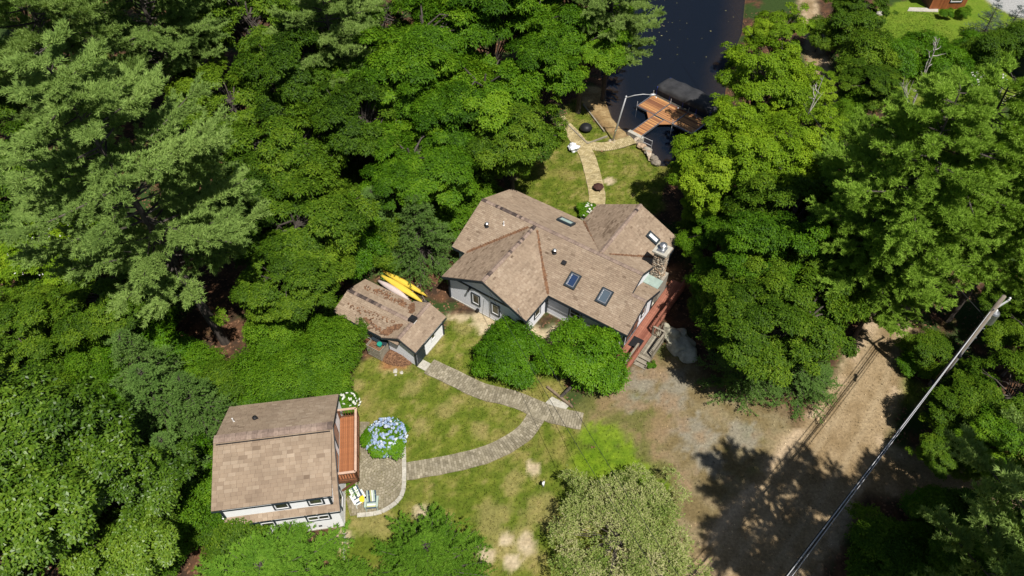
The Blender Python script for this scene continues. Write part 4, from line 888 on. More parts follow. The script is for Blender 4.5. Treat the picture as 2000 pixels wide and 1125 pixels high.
def pine(name, seed, R=6., ht=24., z0=.3, nwh=20, nbr=6, mt='pine', nl=.26, nw=.055, k=12, sparse=1., up=.2, tuft=.105, cone=.55, twl=(.15, .3), side=30, droop=0., dead=True):
    rg = np.random.default_rng(seed); Ps, Ts, To = [], [], []; tm = MB(); r0 = .0125*ht+.04; lean = rg.normal(0, .02, 2)*ht
    ax = lambda z: np.array([lean[0]*(z/ht)**2, lean[1]*(z/ht)**2, z])
    tm.tube([ax(z)+np.array([0, 0, -.2 if z == 0 else 0]) for z in np.linspace(0, ht*(.98 if cone < .9 else .8), 9)], [r0*(1-.93*q)+.02 for q in np.linspace(0, 1, 9)], 9, tone=.5)
    zs = np.linspace(z0, .985, nwh)*ht
    for z in zs:
        f = (z/ht-z0)/(1-z0); prof = (math.sin(math.pi*min(1, (f+.22)/1.3))**.7)*(1-cone*f) if cone < .9 else (1-.93*f)
        for b in range(rg.poisson(nbr*sparse) if sparse < 1 else max(2, nbr+rg.integers(-1, 2))):
            az = rg.uniform(0, 6.283); L_ = R*prof*rg.uniform(.6, 1.12)*1.15+.25
            d = np.array([math.cos(az), math.sin(az), 0.]); q = np.linspace(0, 1, 6); zz = z+rg.normal(0, ht*.008)
            cur = ax(zz)+d*L_*q[:, None]+np.array([0, 0, 1.])*(up*L_*q**1.6-droop*L_*q**2)[:, None]*rg.uniform(.5, 1.3)
            tm.tube(cur, [.012*L_*(1-.85*t)+.008 for t in q], 5, False, rg.random())
            sdv = np.array([-d[1], d[0], 0.]); ton = .5+rg.normal(0, .09)
            ns = max(3, int(side*(.6+.4*L_/R)))
            for s_ in range(ns):
                t = rg.uniform(.14, 1.)**.75; p = np.array([np.interp(t, q, cur[:, i]) for i in range(3)])
                tl = L_*rg.uniform(*twl)*(1.15-.45*t)+.15; sg = 1 if s_ % 2 else -1
                td = nrm(d*rg.uniform(.4, 1.)+sdv*sg*rg.uniform(.35, 1.)*(1.2-t*.6)+np.array([0, 0, rg.uniform(.0, .4)-droop*.8]))
                m_ = max(2, int(tl/tuft)); h = (np.arange(m_)+.6)/m_
                pp = p+td*tl*h[:, None]+rg.normal(0, .05, (m_, 3))-np.array([0, 0, droop*.3*tl])*(h**2)[:, None]
                Ps.append(pp); Ts.append(np.repeat(td[None], m_, 0)); To.append(np.full(m_, ton+rg.normal(0, .05)))
    P = np.concatenate(Ps); V, t = needles(rg, P, np.concatenate(Ts), k, nl, nw, np.concatenate(To), up=.4-droop)
    cm = np_mesh('crown', V, 3, t); cm.materials.append(M[mt])
    if dead:
        for i in range(14):
            z = rg.uniform(z0*.55, z0*1.25)*ht; az = rg.uniform(0, 6.28); L_ = R*rg.uniform(.2, .5); d = np.array([math.cos(az), math.sin(az), rg.uniform(-.2, .3)])
            tm.tube([ax(z), ax(z)+d*L_*.6+rg.normal(0, .1, 3), ax(z)+d*L_+rg.normal(0, .2, 3)], [.05, .03, .012], 5, False, 1)
    t2 = tm.mesh('trunk'); t2.materials.append(M['bark']); return dict(crown=cm, trunk=t2, R=R, ht=ht, cz=(1+z0)/2)
PR = {}
PR['oakA'] = broadleaf('oak', 1, mt='oak', leaf=.25, asp=.42, limbs=15); PR['oakB'] = broadleaf('oak', 2, mt='oak', R=5, ht=14, ncl=150, leaf=.24, asp=.42, limbs=17)
PR['beechA'] = broadleaf('beech', 3, mt='beech', ncl=130, leaf=.24, flat=.38, cl=(.1, .2), limbs=14); PR['beechB'] = broadleaf('beech', 4, mt='beech', R=5, ht=12, ncl=120, leaf=.25, flat=.38, cl=(.1, .21), limbs=13)
PR['lime'] = broadleaf('lime', 5, mt='lime', R=5, ht=12, ncl=150, leaf=.2, asp=.5, cl=(.08, .17), limbs=18)
PR['maple'] = broadleaf('maple', 6, mt='maple', R=5, ht=15, ncl=170, leaf=.26, asp=.5, cl=(.07, .15), flat=1.05, k=5, rise=.5, limbs=20)
PR['shrubA'] = broadleaf('shrub', 7, mt='rhodo', R=2.2, ht=3.2, ncl=34, dens=120, leaf=.15, asp=.4, low=-.3, cz=.5, vz=.5, cl=(.22, .38), rise=.5)
PR['shrubB'] = broadleaf('shrub', 8, mt='oak', R=2.2, ht=3.6, ncl=32, dens=110, leaf=.16, asp=.45, low=-.3, cz=.5, vz=.48, cl=(.2, .36))
PR['shrubC'] = broadleaf('shrub', 9, mt='beech', R=2.4, ht=3.0, ncl=36, dens=110, leaf=.15, asp=.34, low=-.3, cz=.48, vz=.5, cl=(.2, .36), rise=.6, droop=.4)
PR['rhodo'] = broadleaf('rhododendron', 10, mt='rhodo', R=2.4, ht=2.9, ncl=60, dens=150, leaf=.17, asp=.36, low=-.2, cz=.45, vz=.52, cl=(.16, .3), rise=.6, limbs=22)
PR['rhodo2'] = broadleaf('rhododendron', 14, mt='rhodo', R=2.2, ht=3.1, ncl=64, dens=150, leaf=.17, asp=.36, low=-.2, cz=.45, vz=.5, cl=(.16, .3), rise=.6, limbs=24)
PR['willow'] = broadleaf('dappled_willow', 11, mt='willow', R=4., ht=4.2, ncl=150, dens=95, leaf=.15, asp=.3, low=-.15, cz=.42, vz=.52, cl=(.08, .17), rise=1.1, droop=0, k=7, flat=1., limbs=44)
PR['hydr'] = broadleaf('hydrangea', 12, mt='rhodo', R=1.25, ht=1.5, ncl=26, dens=170, leaf=.14, asp=.6, low=-.1, cz=.45, vz=.5, cl=(.25, .35))
PR['pineA'] = pine('pine', 21, R=6.5, ht=24, z0=.37, nwh=18); PR['pineB'] = pine('pine', 22, R=6, ht=22, z0=.28, nwh=18, cone=.5)
PR['pineC'] = pine('pine', 23, R=5.5, ht=28, z0=.42, nwh=14, nbr=5, sparse=.8)
PR['heml'] = pine('hemlock', 24, R=3.2, ht=11, z0=.06, nwh=26, nbr=7, mt='hemlock', nl=.15, nw=.04, k=9, cone=1, up=.02, droop=.16, tuft=.09, side=14, dead=False)
PR['cedar'] = pine('cedar', 25, R=3.4, ht=6.5, z0=.03, nwh=24, nbr=9, mt='cedar', nl=.2, nw=.038, k=9, cone=1, up=.3, droop=.05, tuft=.1, side=15, dead=False)
PR['spruce'] = pine('spruce', 26, R=2.2, ht=6, z0=.05, nwh=16, nbr=7, mt='spruce', nl=.12, nw=.03, k=8, cone=1, up=.1, tuft=.12, side=7, dead=False)
ROT = random.Random(12)
def tree(name, proto, px, py, R, ht, label, cat, group=None, rz=None, base=None, tilt=None, leaf=None):
    p = PR[proto]; b = base if base is not None else G(px, py, p['cz']*ht)
    r = thing(name, label, cat, (b[0], b[1], 0), ROT.uniform(0, 6.28) if rz is None else rz, group)
    r.scale = (R/p['R'], R/p['R'], ht/p['ht'])
    if tilt: r.rotation_euler = (tilt[0], tilt[1], r.rotation_euler[2])
    cr = link('crown', p['crown'], None, r)
    if leaf: cr.material_slots[0].link = 'OBJECT'; cr.material_slots[0].material = M[leaf]
    link('trunk', p['trunk'], None, r); return r
MARKS = [(230, 280, 'beside the giant white pine'), (110, 520, 'near the white-flowering dogwoods'), (640, 90, 'around the white pine standing among broadleaf woods'), (690, 520, 'behind the storage shed and kayaks'), (900, 300, 'behind the cottage back wall'), (1110, 110, 'along the beach and lake edge'),
         (420, 830, 'behind the guest house roof'), (690, 360, 'around the open leaf-strewn gap in the woods'), (420, 620, 'around the giant pine trunk base'), (420, 60, 'at the back of the oak woods behind the giant pine'), (900, 60, 'at the back of the beech woods'), (150, 900, 'under the maples'),
         (1480, 120, 'on the lake shore opposite the beach'), (1400, 380, 'between cottage and dock'), (1450, 650, 'over the edge of the driveway'), (1540, 430, 'along the dirt road'), (1820, 120, 'along the neighbouring lawn'), (1660, 90, 'along the narrow upper road'), (1950, 90, 'by the blue spruces')]
def near(px, py): return min(MARKS, key=lambda m: (m[0]-px)**2+(m[1]-py)**2)[2]
OAK = ('oak_tree', 'dark green oak with dense crown in the woods left of the cottage', 'tree', 'oaks in the woods')
BEECH = ('beech_tree', 'bright green layered beech in the woods behind the cottage', 'tree', 'beeches in the woods')
for (pr, px, py, R, ht) in [('oakA', 480, 40, 5.2, 15), ('oakB', 585, 160, 4.8, 14), ('oakA', 545, 300, 4.6, 13), ('oakB', 500, 420, 4.2, 11), ('oakA', 585, 440, 4.4, 11.5), ('oakB', 400, 20, 5, 14), ('oakA', 600, 548, 3.1, 8.5),
                           ('oakB', 560, 540, 3.8, 9), ('oakA', 215, 585, 3.4, 8), ('oakB', 700, 250, 4.5, 12), ('oakA', 730, 40, 5, 14), ('oakA', 1000, 260, 4.2, 11), ('oakB', 940, 310, 3.0, 6), ('oakA', 450, 200, 4.5, 11), ('oakB', 40, 370, 4.6, 12), ('oakB', 20, 640, 3.6, 8), ('oakA', 140, -40, 5, 13), ('oakB', 10, -30, 5, 14), ('oakA', -40, 180, 5, 10), ('oakB', 590, -30, 5, 14), ('oakA', 330, 130, 4, 7), ('oakB', 170, 160, 4, 6)]:
    tree(OAK[0], pr, px, py, R, ht, 'dark green oak '+near(px, py), OAK[2], 'oaks '+near(px, py))
for (pr, px, py, R, ht) in [('beechA', 840, 70, 5.6, 15), ('beechB', 960, 60, 5.2, 14), ('beechA', 1060, 50, 5.2, 14), ('beechB', 1050, 160, 4.4, 12), ('beechA', 930, 180, 5, 14), ('beechB', 800, 190, 5, 13), ('beechA', 820, 310, 4.8, 11), ('beechB', 770, 380, 3.6, 8),
                           ('beechA', 1140, 90, 4.2, 12), ('beechB', 1120, 10, 5, 13), ('beechB', 880, 260, 4.4, 11), ('beechA', 700, 130, 4.4, 13)]:
    tree(BEECH[0], pr, px, py, R, ht, 'bright green layered beech '+near(px, py), BEECH[2], 'beeches '+near(px, py))
# white pines on the left
b = G(440, 668, 0); tree('white_pine', 'pineA', 0, 0, 6.6, 24, 'giant white pine whose thick bare trunk leans up beside the guest house woods', 'tree', base=(b.x, b.y), rz=1.0, tilt=(.0, -.07))
tree('white_pine', 'pineB', 60, 30, 6.4, 23, 'tall white pine crowding the giant pine on the wooded side', 'tree')
tree('white_pine', 'pineB', 640, 40, 4.6, 19, 'white pine rising between the oaks and the beeches', 'tree')
tree('white_pine', 'pineB', 1200, -10, 4.6, 17, 'white pine leaning out over the dark lake', 'tree')
tree('white_pine', 'pineA', 260, -30, 6, 22, 'white pine at the far back of the woods behind the giant pine', 'tree')
# maples low left
for (px, py, R, ht) in [(80, 860, 4.6, 15), (215, 960, 3.6, 12), (60, 1040, 4.4, 14), (250, 1100, 3.2, 9)]:
    tree('maple_tree', 'maple', px, py, R, ht, ('biggest' if ht == 15 else 'second biggest' if ht == 14 else 'slender middle' if ht == 12 else 'smallest')+' glossy green maple in the clump beyond the guest house', 'tree')
for (px, py, R, ht) in [(70, 500, 3.6, 8), (160, 500, 3, 7)]:
    d_ = tree('dogwood_tree', 'lime', px, py, R, ht, 'dogwood dotted with white blossom below the giant pine', 'tree', 'dogwoods below the giant pine')
    mb = MB(); p = PR['lime']
    for i in range(70):
        a = random.uniform(0, 6.28); e = random.uniform(.1, 1.4); c = Vector((math.cos(a)*math.cos(e)*4.7, math.sin(a)*math.cos(e)*4.7, 7.2+math.sin(e)*4.7)); litter(mb, c, c+Vector((.01, 0, 0)), .2, 2, False, 0)
    link('blossoms', mb, M['whitefl'], d_, kind='stuff')
HEM = ('hemlock_tree', 'feathery dark hemlock', 'tree', 'hemlocks')
tree('hemlock_tree', 'heml', 823, 446, 2.7, 7, 'bluish feathery hemlock close against the cottage back corner', 'tree')
tree('hemlock_tree', 'heml', 730, 430, 2.6, 6.5, 'feathery hemlock between the beeches and the kayaks', 'tree')
for (px, py, R, ht) in [(385, 790, 2.4, 7), (310, 790, 2.8, 8), (345, 910, 2.2, 7), (290, 730, 2.8, 9)]:
    tree('hemlock_tree', 'heml', px, py, R, ht, 'feathery hemlock in the shade between the maples and the guest house', 'tree', 'hemlocks behind the guest house')
# understory shrubs and hedge
for i, (pr, px, py, R, ht) in enumerate([('shrubC', 620, 690, 2.6, 3.2), ('shrubC', 570, 725, 2.6, 3.2), ('shrubC', 645, 668, 2.2, 3), ('shrubC', 510, 750, 2.6, 3.2), ('shrubC', 640, 740, 2.0, 2.4)]):
    tree('arching_shrub', pr, px, py, R, ht, 'bright arching shrub in the hedge between shed and guest house', 'shrub', 'hedge between shed and guest house')
rs = random.Random(3)
US = [(420, 760), (370, 720), (300, 690), (250, 660), (180, 700), (120, 680), (60, 740), (200, 780), (280, 840), (150, 620), (300, 600), (540, 640), (590, 600), (300, 880), (370, 980), (330, 1040), (130, 780), (30, 830), (690, 490), (720, 360), (660, 330), (600, 380), (640, 450), (870, 420), (900, 370), (860, 340), (940, 390), (770, 470), (20, 900), (120, 1000), (460, 1010), (420, 940), (70, 600), (230, 470), (100, 430)]
for px, py in US:
    pr = rs.choice(['shrubA', 'shrubB', 'shrubB', 'shrubC']); R = rs.uniform(1.7, 2.7)
    tree('understory_shrub', pr, px, py, R, R*rs.uniform(1.2, 1.8), 'leafy understory shrub '+near(px, py), 'shrub', 'understory shrubs '+near(px, py))
# foreground conifers, willow and shrubs by the house
tree('cedar_tree', 'cedar', 520, 1128, 3.9, 3.4, 'broad feathery evergreen in front of the guest house windows', 'evergreen')
tree('cedar_tree', 'cedar', 838, 1092, 2.9, 4.2, 'rounded feathery evergreen standing alone on the lawn edge', 'evergreen')
tree('cedar_tree', 'cedar', 668, 1150, 1.8, 2.4, 'small feathery evergreen beside the broad one', 'evergreen')
tree('dappled_willow', 'willow', 1205, 1050, 4.5, 3.1, 'big rounded dappled willow shrub with cream and pink leaves', 'shrub')
tree('rhododendron', 'rhodo', 1003, 690, 2.6, 2.5, 'rounded green rhododendron under the cottage meter box', 'shrub')
tree('rhododendron', 'rhodo2', 1148, 694, 2.8, 3.4, 'taller green rhododendron growing up against the cottage eave', 'shrub')
# right side woods
LIME = ('lime_tree', 'fresh green tree with light crown between the cottage and the lake shore', 'tree', 'light green trees by the shore')
for (pr, px, py, R, ht) in [('lime', 1488, 165, 4.5, 12), ('lime', 1418, 322, 4.4, 11), ('lime', 1500, 330, 4.6, 11), ('lime', 1425, 430, 2.8, 7), ('lime', 1522, 66, 3.3, 8), ('lime', 1455, 250, 3.8, 9), ('lime', 1560, 265, 3.8, 9), ('lime', 1375, 385, 2.4, 6), ('lime', 1585, 170, 2.4, 6)]:
    tree(LIME[0], pr, px, py, R, ht, 'fresh light green tree '+near(px, py), LIME[2], 'light green trees '+near(px, py))
for (pr, px, py, R, ht) in [('beechB', 1485, 500, 4.0, 10), ('oakA', 1540, 440, 4.4, 10.5), ('oakB', 1458, 610, 3.3, 8.5), ('oakB', 1490, 660, 3.8, 9), ('beechA', 1425, 540, 2.8, 6), ('oakA', 1570, 620, 4, 9.5), ('beechA', 1600, 380, 3.6, 9), ('beechB', 1395, 470, 2.4, 6), ('oakB', 1600, 520, 3.4, 9), ('oakA', 1520, 570, 3.4, 9), ('shrubB', 1385, 560, 1.7, 2.6), ('shrubB', 1400, 600, 1.7, 2.6), ('shrubB', 1365, 440, 1.6, 2.4)]:
    tree('roadside_tree', pr, px, py, R, ht, ('taller ' if ht > 9.4 else 'lower ')+'leafy grove tree '+near(px, py), 'tree', ('tall' if ht > 9.4 else 'low')+' grove trees '+near(px, py))
for (px, py, R, ht) in [(1462, 690, 2.4, 6), (1575, 715, 2.2, 5)]:
    tree('hemlock_tree', 'heml', px, py, R, ht, 'dark hemlock at the edge of the driveway', 'tree', 'hemlocks at the driveway edge')
for (pr, px, py, R, ht) in [('pineB', 1790, 380, 5.4, 20), ('pineA', 1900, 330, 6.2, 20), ('pineB', 1670, 480, 3.6, 12), ('pineB', 1690, 330, 4, 13), ('pineB', 1735, 545, 3.0, 10), ('pineA', 2015, 400, 4.8, 17), ('pineB', 1990, 300, 3.8, 13)]:
    tree('white_pine', pr, px, py, R, ht, {(1690, 330): 'middling white pine beside the bleached dead tree', (1790, 380): 'tall spreading white pine over the bend of the dirt road', (1900, 330): 'broad white pine beside the white hydrangeas', (1670, 480): 'small white pine between the dirt road and the grove', (1735, 545): 'small bushy white pine at the road bend below the tall pine', (2015, 400): 'wide white pine behind the utility pole', (1990, 300): 'narrow white pine between the wide one and the dark blue building'}[(px, py)], 'tree', leaf='pineY')
for (pr, px, py, R, ht) in [('shrubB', 1660, 60, 3, 5), ('shrubB', 1690, 120, 3, 5), ('oakB', 1700, 170, 3, 6), ('oakA', 1680, 15, 3, 7), ('shrubA', 1750, 110, 2.6, 4), ('shrubA', 1800, 100, 2.6, 4), ('shrubA', 1850, 130, 2.4, 4), ('shrubB', 1930, 100, 2.6, 4.5), ('shrubB', 1980, 80, 2.6, 4.5), ('shrubA', 1900, 90, 2, 3), ('shrubC', 1675, 190, 2.2, 4), ('shrubB', 1602, 72, 1.8, 3.5), ('shrubB', 1640, 265, 2, 4), ('shrubC', 1655, 225, 1.6, 3)]:
    tree('hedge_shrub', pr, px, py, R, ht, 'tall hedge shrub '+near(px, py), 'shrub', 'hedge shrubs '+near(px, py))
for px, py in [(1935, 40), (1975, 45)]:
    tree('blue_spruce', 'spruce', px, py, 1.7, 4.2, 'silvery blue spruce by the neighbouring gravel', 'tree', 'blue spruces by the gravel')
for (pr, px, py, R, ht) in [('oakB', 1905, 815, 3.0, 5), ('oakA', 1985, 780, 3.6, 7), ('beechB', 1960, 870, 3.2, 6), ('oakB', 1850, 875, 2.4, 4), ('oakA', 2020, 660, 3.0, 7), ('shrubB', 1860, 735, 1.7, 2.4), ('shrubA', 1790, 705, 1.3, 1.5), ('shrubB', 1810, 680, 1.8, 2.4), ('oakB', 1975, 590, 2.6, 4.5), ('oakA', 2005, 620, 2.4, 4)]:
    tree('roadside_tree', pr, px, py, R, ht, ('low round bush' if ht < 3 else 'low leafy tree')+' around the utility pole', 'tree', ('bushes' if ht < 3 else 'low trees')+' around the utility pole')
for (pr, px, py, R, ht) in [('shrubB', 1740, 1060, 2.4, 2.4), ('shrubC', 1800, 1090, 2.4, 2.6), ('oakB', 1880, 1060, 3, 5.5), ('oakA', 1960, 1080, 3.2, 6), ('shrubB', 1760, 1120, 2.4, 2.6), ('shrubA', 1840, 1010, 2, 2)]:
    tree('shaded_shrub', pr, px, py, R, ht, 'shaded shrub at the near corner of the dirt road junction', 'shrub', 'shrubs at the road junction')
# tall pines whose tops stand over the junction and throw shade on the road
for (px, py, R, ht, pr) in [(1400, 880, 4.4, 27, 'pineC'), (1590, 895, 4.6, 26, 'pineC'), (1740, 905, 4.6, 24, 'pineC'), (1640, 950, 4.6, 26, 'pineB'), (1440, 1010, 4.6, 27, 'pineC')]:
    q = G(px, py)+Vector((math.cos(SUN_AZ), math.sin(SUN_AZ), 0))*ht/math.tan(SUN_EL)       # stands where its shadow tip says
    tree('tall_pine', pr, 0, 0, R, ht, 'very tall sparse pine over the dirt road junction', 'tree', 'tall pines over the junction', base=(q.x, q.y))

# ------------------------------------------------------------------ hydrangeas
def hydrangea(px, py, R, ht, mt, n, label, group=None):
    h = tree('hydrangea', 'hydr', px, py, R, ht, label, 'hydrangea', group); me = rock_mesh('flower_head', .085, 5, .8, 2, .5); me.materials.append(M[mt]); sx, sz = R/1.25, ht/1.5
    for i in range(n):
        a = random.uniform(0, 6.28); e = math.asin(random.uniform(.12, 1)); f = random.uniform(.92, 1.12)
        o = bpy.data.objects.new('flower_head', me); C.objects.link(o); o.parent = h; o.location = (math.cos(a)*math.cos(e)*1.2*f, math.sin(a)*math.cos(e)*1.2*f, .66+math.sin(e)*.8*f); q = random.uniform(.75, 1.25); o.scale = (q/sx, q/sx, q/sz); o.rotation_euler = (a, e, a*2)
hydrangea(755, 856, 1.35, 1.4, 'bluefl', 260, 'round hydrangea covered in blue flower heads beside the patio')
hydrangea(676, 790, .9, 1.3, 'whitefl', 45, 'white and pale blue hydrangea behind the balcony')
hydrangea(1146, 412, .8, .9, 'whitefl', 22, 'small white-flowered shrub in the back roof corner')
for px, py in [(1905, 160), (1925, 158), (1945, 162)]: hydrangea(px, py, 1.1, 1.6, 'whitefl', 34, 'white hydrangea beside the dark blue building', 'hydrangeas by the dark building')
o = link('landscape_stone', rock_mesh('landscape_stone', .55, 71, .6), M['conc'], None, 'pale rounded stone in the back roof corner', 'stone', loc=(*GXY(1146, 424), .1))

# ------------------------------------------------------------------ patio furniture
def adirondack(px, py, rz, label, cols):
    c = thing('lawn_chair', label, 'chair', (*GXY(px, py, .3), .05), rz)
    for i in range(6):
        x = -.25+i*.1; mb = MB(); mb.beam((x, -.02, .28), (x, .42, .95), .085, .02); link('back_slat', mb, M[cols[i % len(cols)]], c)
    for i in range(5):
        y = -.5+i*.105; mb = MB(); mb.box(-.29, .29, y, y+.09, .38-i*.02, .4-i*.02); link('seat_slat', mb, M[cols[(i+1) % len(cols)]], c)
    for sg in (-1, 1):
        mb = MB(); mb.box(sg*.36-.06, sg*.36+.06, -.5, .2, .6, .625); link('arm_rest', mb, M[cols[0]], c)
        mb = MB(); mb.box(sg*.34-.03, sg*.34+.03, -.5, -.42, -.02, .6); link('leg', mb, M[cols[0]], c)
        mb = MB(); mb.beam((sg*.33, -.45, .36), (sg*.33, .45, .0), .04, .1); link('leg', mb, M[cols[0]], c)
        mb = MB(); mb.beam((sg*.33, .12, .6), (sg*.33, .12, .14), .04, .06); link('leg', mb, M[cols[0]], c)
    mb = MB(); mb.beam((-.3, .26, .68), (.3, .26, .68), .05, .03); link('back_rail', mb, M[cols[0]], c)
adirondack(699, 972, math.radians(35), 'white-striped slatted lawn chair turned towards the guest house wall', ['slatw', 'slatw', 'slatn'])
adirondack(727, 980, math.radians(4), 'green, navy and yellow striped slatted lawn chair beside the yellow table', ['slatg', 'slatn', 'slaty', 'slatw'])
t = thing('side_table', 'small round bright yellow table between the two lawn chairs', 'table', (*GXY(711, 981), .05))
mb = MB(); mb.lathe((0, 0, .42), [(.2, 0), (.22, .02), (.22, .04), (.2, .05)], 20); link('table_top', mb, M['yel2'], t)
for a in (0, 2.1, 4.2):
    mb = MB(); mb.beam((math.cos(a)*.05, math.sin(a)*.05, .42), (math.cos(a)*.16, math.sin(a)*.16, 0), .03, .03); link('leg', mb, M['yel2'], t)
t = thing('potted_plant', 'leafy green potted plant by the striped chairs', 'plant', (*GXY(690, 965), .05)); mb = MB(); mb.lathe((0, 0, 0), [(.15, 0), (.22, .3), (.24, .31), (.22, .35)], 14); link('pot', mb, M['terrac'], t)
rg = np.random.default_rng(4); V, tt = rosettes(rg, rg.normal(0, .16, (90, 3))*[1, 1, .8]+[0, 0, .6], rg.normal(0, .4, (90, 3))+[0, 0, 1], 6, .14, .05, .5, .2, np.full(90, .6)); me = np_mesh('foliage', V, 4, tt); link('foliage', me, M['rhodo'], t)

# ------------------------------------------------------------------ lake shore: dock, boat, lamp, fire pits
DA = Vector((12.49, 60.9, 0)); E1 = Vector((math.cos(math.radians(46)), math.sin(math.radians(46)), 0)); E2 = Vector((E1.y, -E1.x, 0)); ZD = .1
dock = thing('dock', 'T-shaped aluminium-framed dock with cedar planks and gangway', 'dock', (DA.x, DA.y, ZD))
SEC = [0, 2.15, 4.3, 6.6]
for a, b in zip(SEC, SEC[1:]):
    for i in range(18):
        plank(dock, 'cedarw', E2*(a+b)/2+E1*(.1+i*.146), E2, b-a-.14, .128)
    for ln in (a+.0, b-.0):
        pass
mb = MB()
for q in SEC: mb.beam(E2*q+E1*.0+Vector((0, 0, .02)), E2*q+E1*2.68+Vector((0, 0, .02)), .09, .12)
link('cross_frame', mb, M['metal'], dock)
mb = MB()
for q in (0, 2.68): mb.beam(E1*q+E2*-.05, E1*q+E2*6.65, .08, .16)
link('side_frame', mb, M['metal'], dock)
gc_ = E2*2.75
for i in range(23): plank(dock, 'cedarw', gc_-E1*(.2+i*.15), E2, 1.06, .128)
for sg in (-1, 1):
    mb = MB(); mb.beam(gc_+E2*sg*.58-E1*.0, gc_+E2*sg*.58-E1*3.55, .07, .16); link('gangway_rail', mb, M['metal'], dock)
    mb = MB(); p0 = gc_+E2*sg*.62-E1*.05; mb.prism([(p0.x, p0.y), ((p0+E2*sg*.9).x, (p0+E2*sg*.9).y), ((p0-E1*.9).x, (p0-E1*.9).y)], -.02, .02); link('corner_gusset', mb, M['cedarw'], dock)
for q, r in [(0, 0), (0, 2.68), (4.3, 0), (4.3, 2.68), (6.6, 0), (2.15, 2.68)]:
    mb = MB(); p = E2*q+E1*r; mb.tube([p+Vector((0, 0, -1.9)), p+Vector((0, 0, .55))], .035, 8); link('post', mb, M['lampmetal'], dock)
for q in (.5, 3.2, 5.4):
    mb = MB(); mb.lathe(E2*q+E1*2.5+Vector((0, 0, .02)), [(.07, 0), (.07, .08), (.03, .1)], 10); link('cleat_light', mb, M['white'], dock)
mb = MB(); p = DA+gc_-E1*3.75; mb.obox((p.x, p.y, -.12), E2, E1, (0, 0, 1), .85, .2, .25); link('abutment', mb, M['conc'], None, 'concrete abutment slab at the shore end of the dock', 'abutment')
# pontoon boat under cover
BO = DA+E1*4.05+E2*-.2; bt = thing('pontoon_boat', 'pontoon boat under a black canvas cover moored at the dock', 'boat', (BO.x, BO.y, -.35), math.atan2(E2.y, E2.x))
for y in (-.75, .75):
    mb = MB(); mb.tube([(-.3, y, .15), (.2, y, .08), (6.9, y, .08), (7.1, y, .12)], [.08, .3, .3, .2], 14); link('pontoon', mb, M['metal'], bt, smooth=True)
mb = MB(); mb.box(.1, 7.0, -1.15, 1.15, .38, .5); link('boat_deck', mb, M['greyw'], bt)
for y in (-1.1, 1.1):
    mb = MB(); mb.box(.3, 6.8, y-.03, y+.03, .52, 1.15); link('fence_panel', mb, M['navy'], bt)
    for x in (.4, 2.0, 3.6, 5.2, 6.7):
        mb = MB(); mb.box(x-.04, x+.04, y-.05, y+.05, .5, 1.4); link('rail_post', mb, M['blue'], bt)
mb = MB(); ns = 28; nr = 13; vs = []
for i in range(ns+1):
    t_ = i/ns; x = .05+6.9*t_; e = min(t_, 1-t_); wv = 1.22*(min(1, e/.07)**.5*.35+.65); hh = 1.5+.22*math.sin(math.pi*min(1, max(0, (t_-.05)/.9)))**.6+.05*math.sin(t_*25)
    for j in range(nr):
        s_ = j/(nr-1)*2-1; y = wv*(math.sin(s_*math.pi/2)); z = 1.12+(hh-1.12)*(1-abs(s_)**3.6)*(min(1, e/.06)**.5*.8+.2)
        vs.append((x, y, z))
fs = [(i*nr+j, (i+1)*nr+j, (i+1)*nr+j+1, i*nr+j+1) for i in range(ns) for j in range(nr-1)]
mb.add(vs, fs); link('canvas_cover', mb, M['cover'], bt, smooth=True)
mb = MB(); mb.box(6.95, 7.35, -.2, .2, .4, 1.1); mb.box(7.0, 7.2, -.08, .08, -.3, .4); link('outboard_motor', mb, M['dark'], bt)
# street-type lamp
lb = G(1196, 276, 0); lt = G(1223, 189, 5.0); la = G(1277, 187, 5.15)
lamp = thing('street_lamp', 'leaning grey street lamp with long curved arm by the dock', 'lamp', lb); tp = lt-lb; ap = la-lb
mb = MB(); mb.tube([(0, 0, -.2), tp*.5, tp], [.095, .08, .06], 12); link('pole', mb, M['lampmetal'], lamp, smooth=True)
mb = MB(); mb.lathe(tp, [(.08, 0), (.1, .04), (.03, .12)], 10); link('finial', mb, M['lampmetal'], lamp)
mb = MB(); d = ap-tp; mb.tube([tp+Vector((0, 0, -.1)), tp+d*.3+Vector((0, 0, .12)), tp+d*.6+Vector((0, 0, .2)), tp+d*.88+Vector((0, 0, .12))], [.045, .04, .035, .03], 8); link('arm', mb, M['lampmetal'], lamp, smooth=True)
mb = MB(); p = tp+d*.94+Vector((0, 0, .1)); mb.tube([p-d*.1, p-d*.04, p+d*.05, p+d*.13], [.05, .12, .13, .04], 10); link('lamp_head', mb, M['lampmetal'], lamp, smooth=True)
for i in range(7):
    a = i*.9; o = bpy.data.objects.new('base_stone', stm[i % 6]); C.objects.link(o); o.parent = lamp; o.location = (math.cos(a)*.25, math.sin(a)*.25, .04); o.scale = (.14, .12, .14)
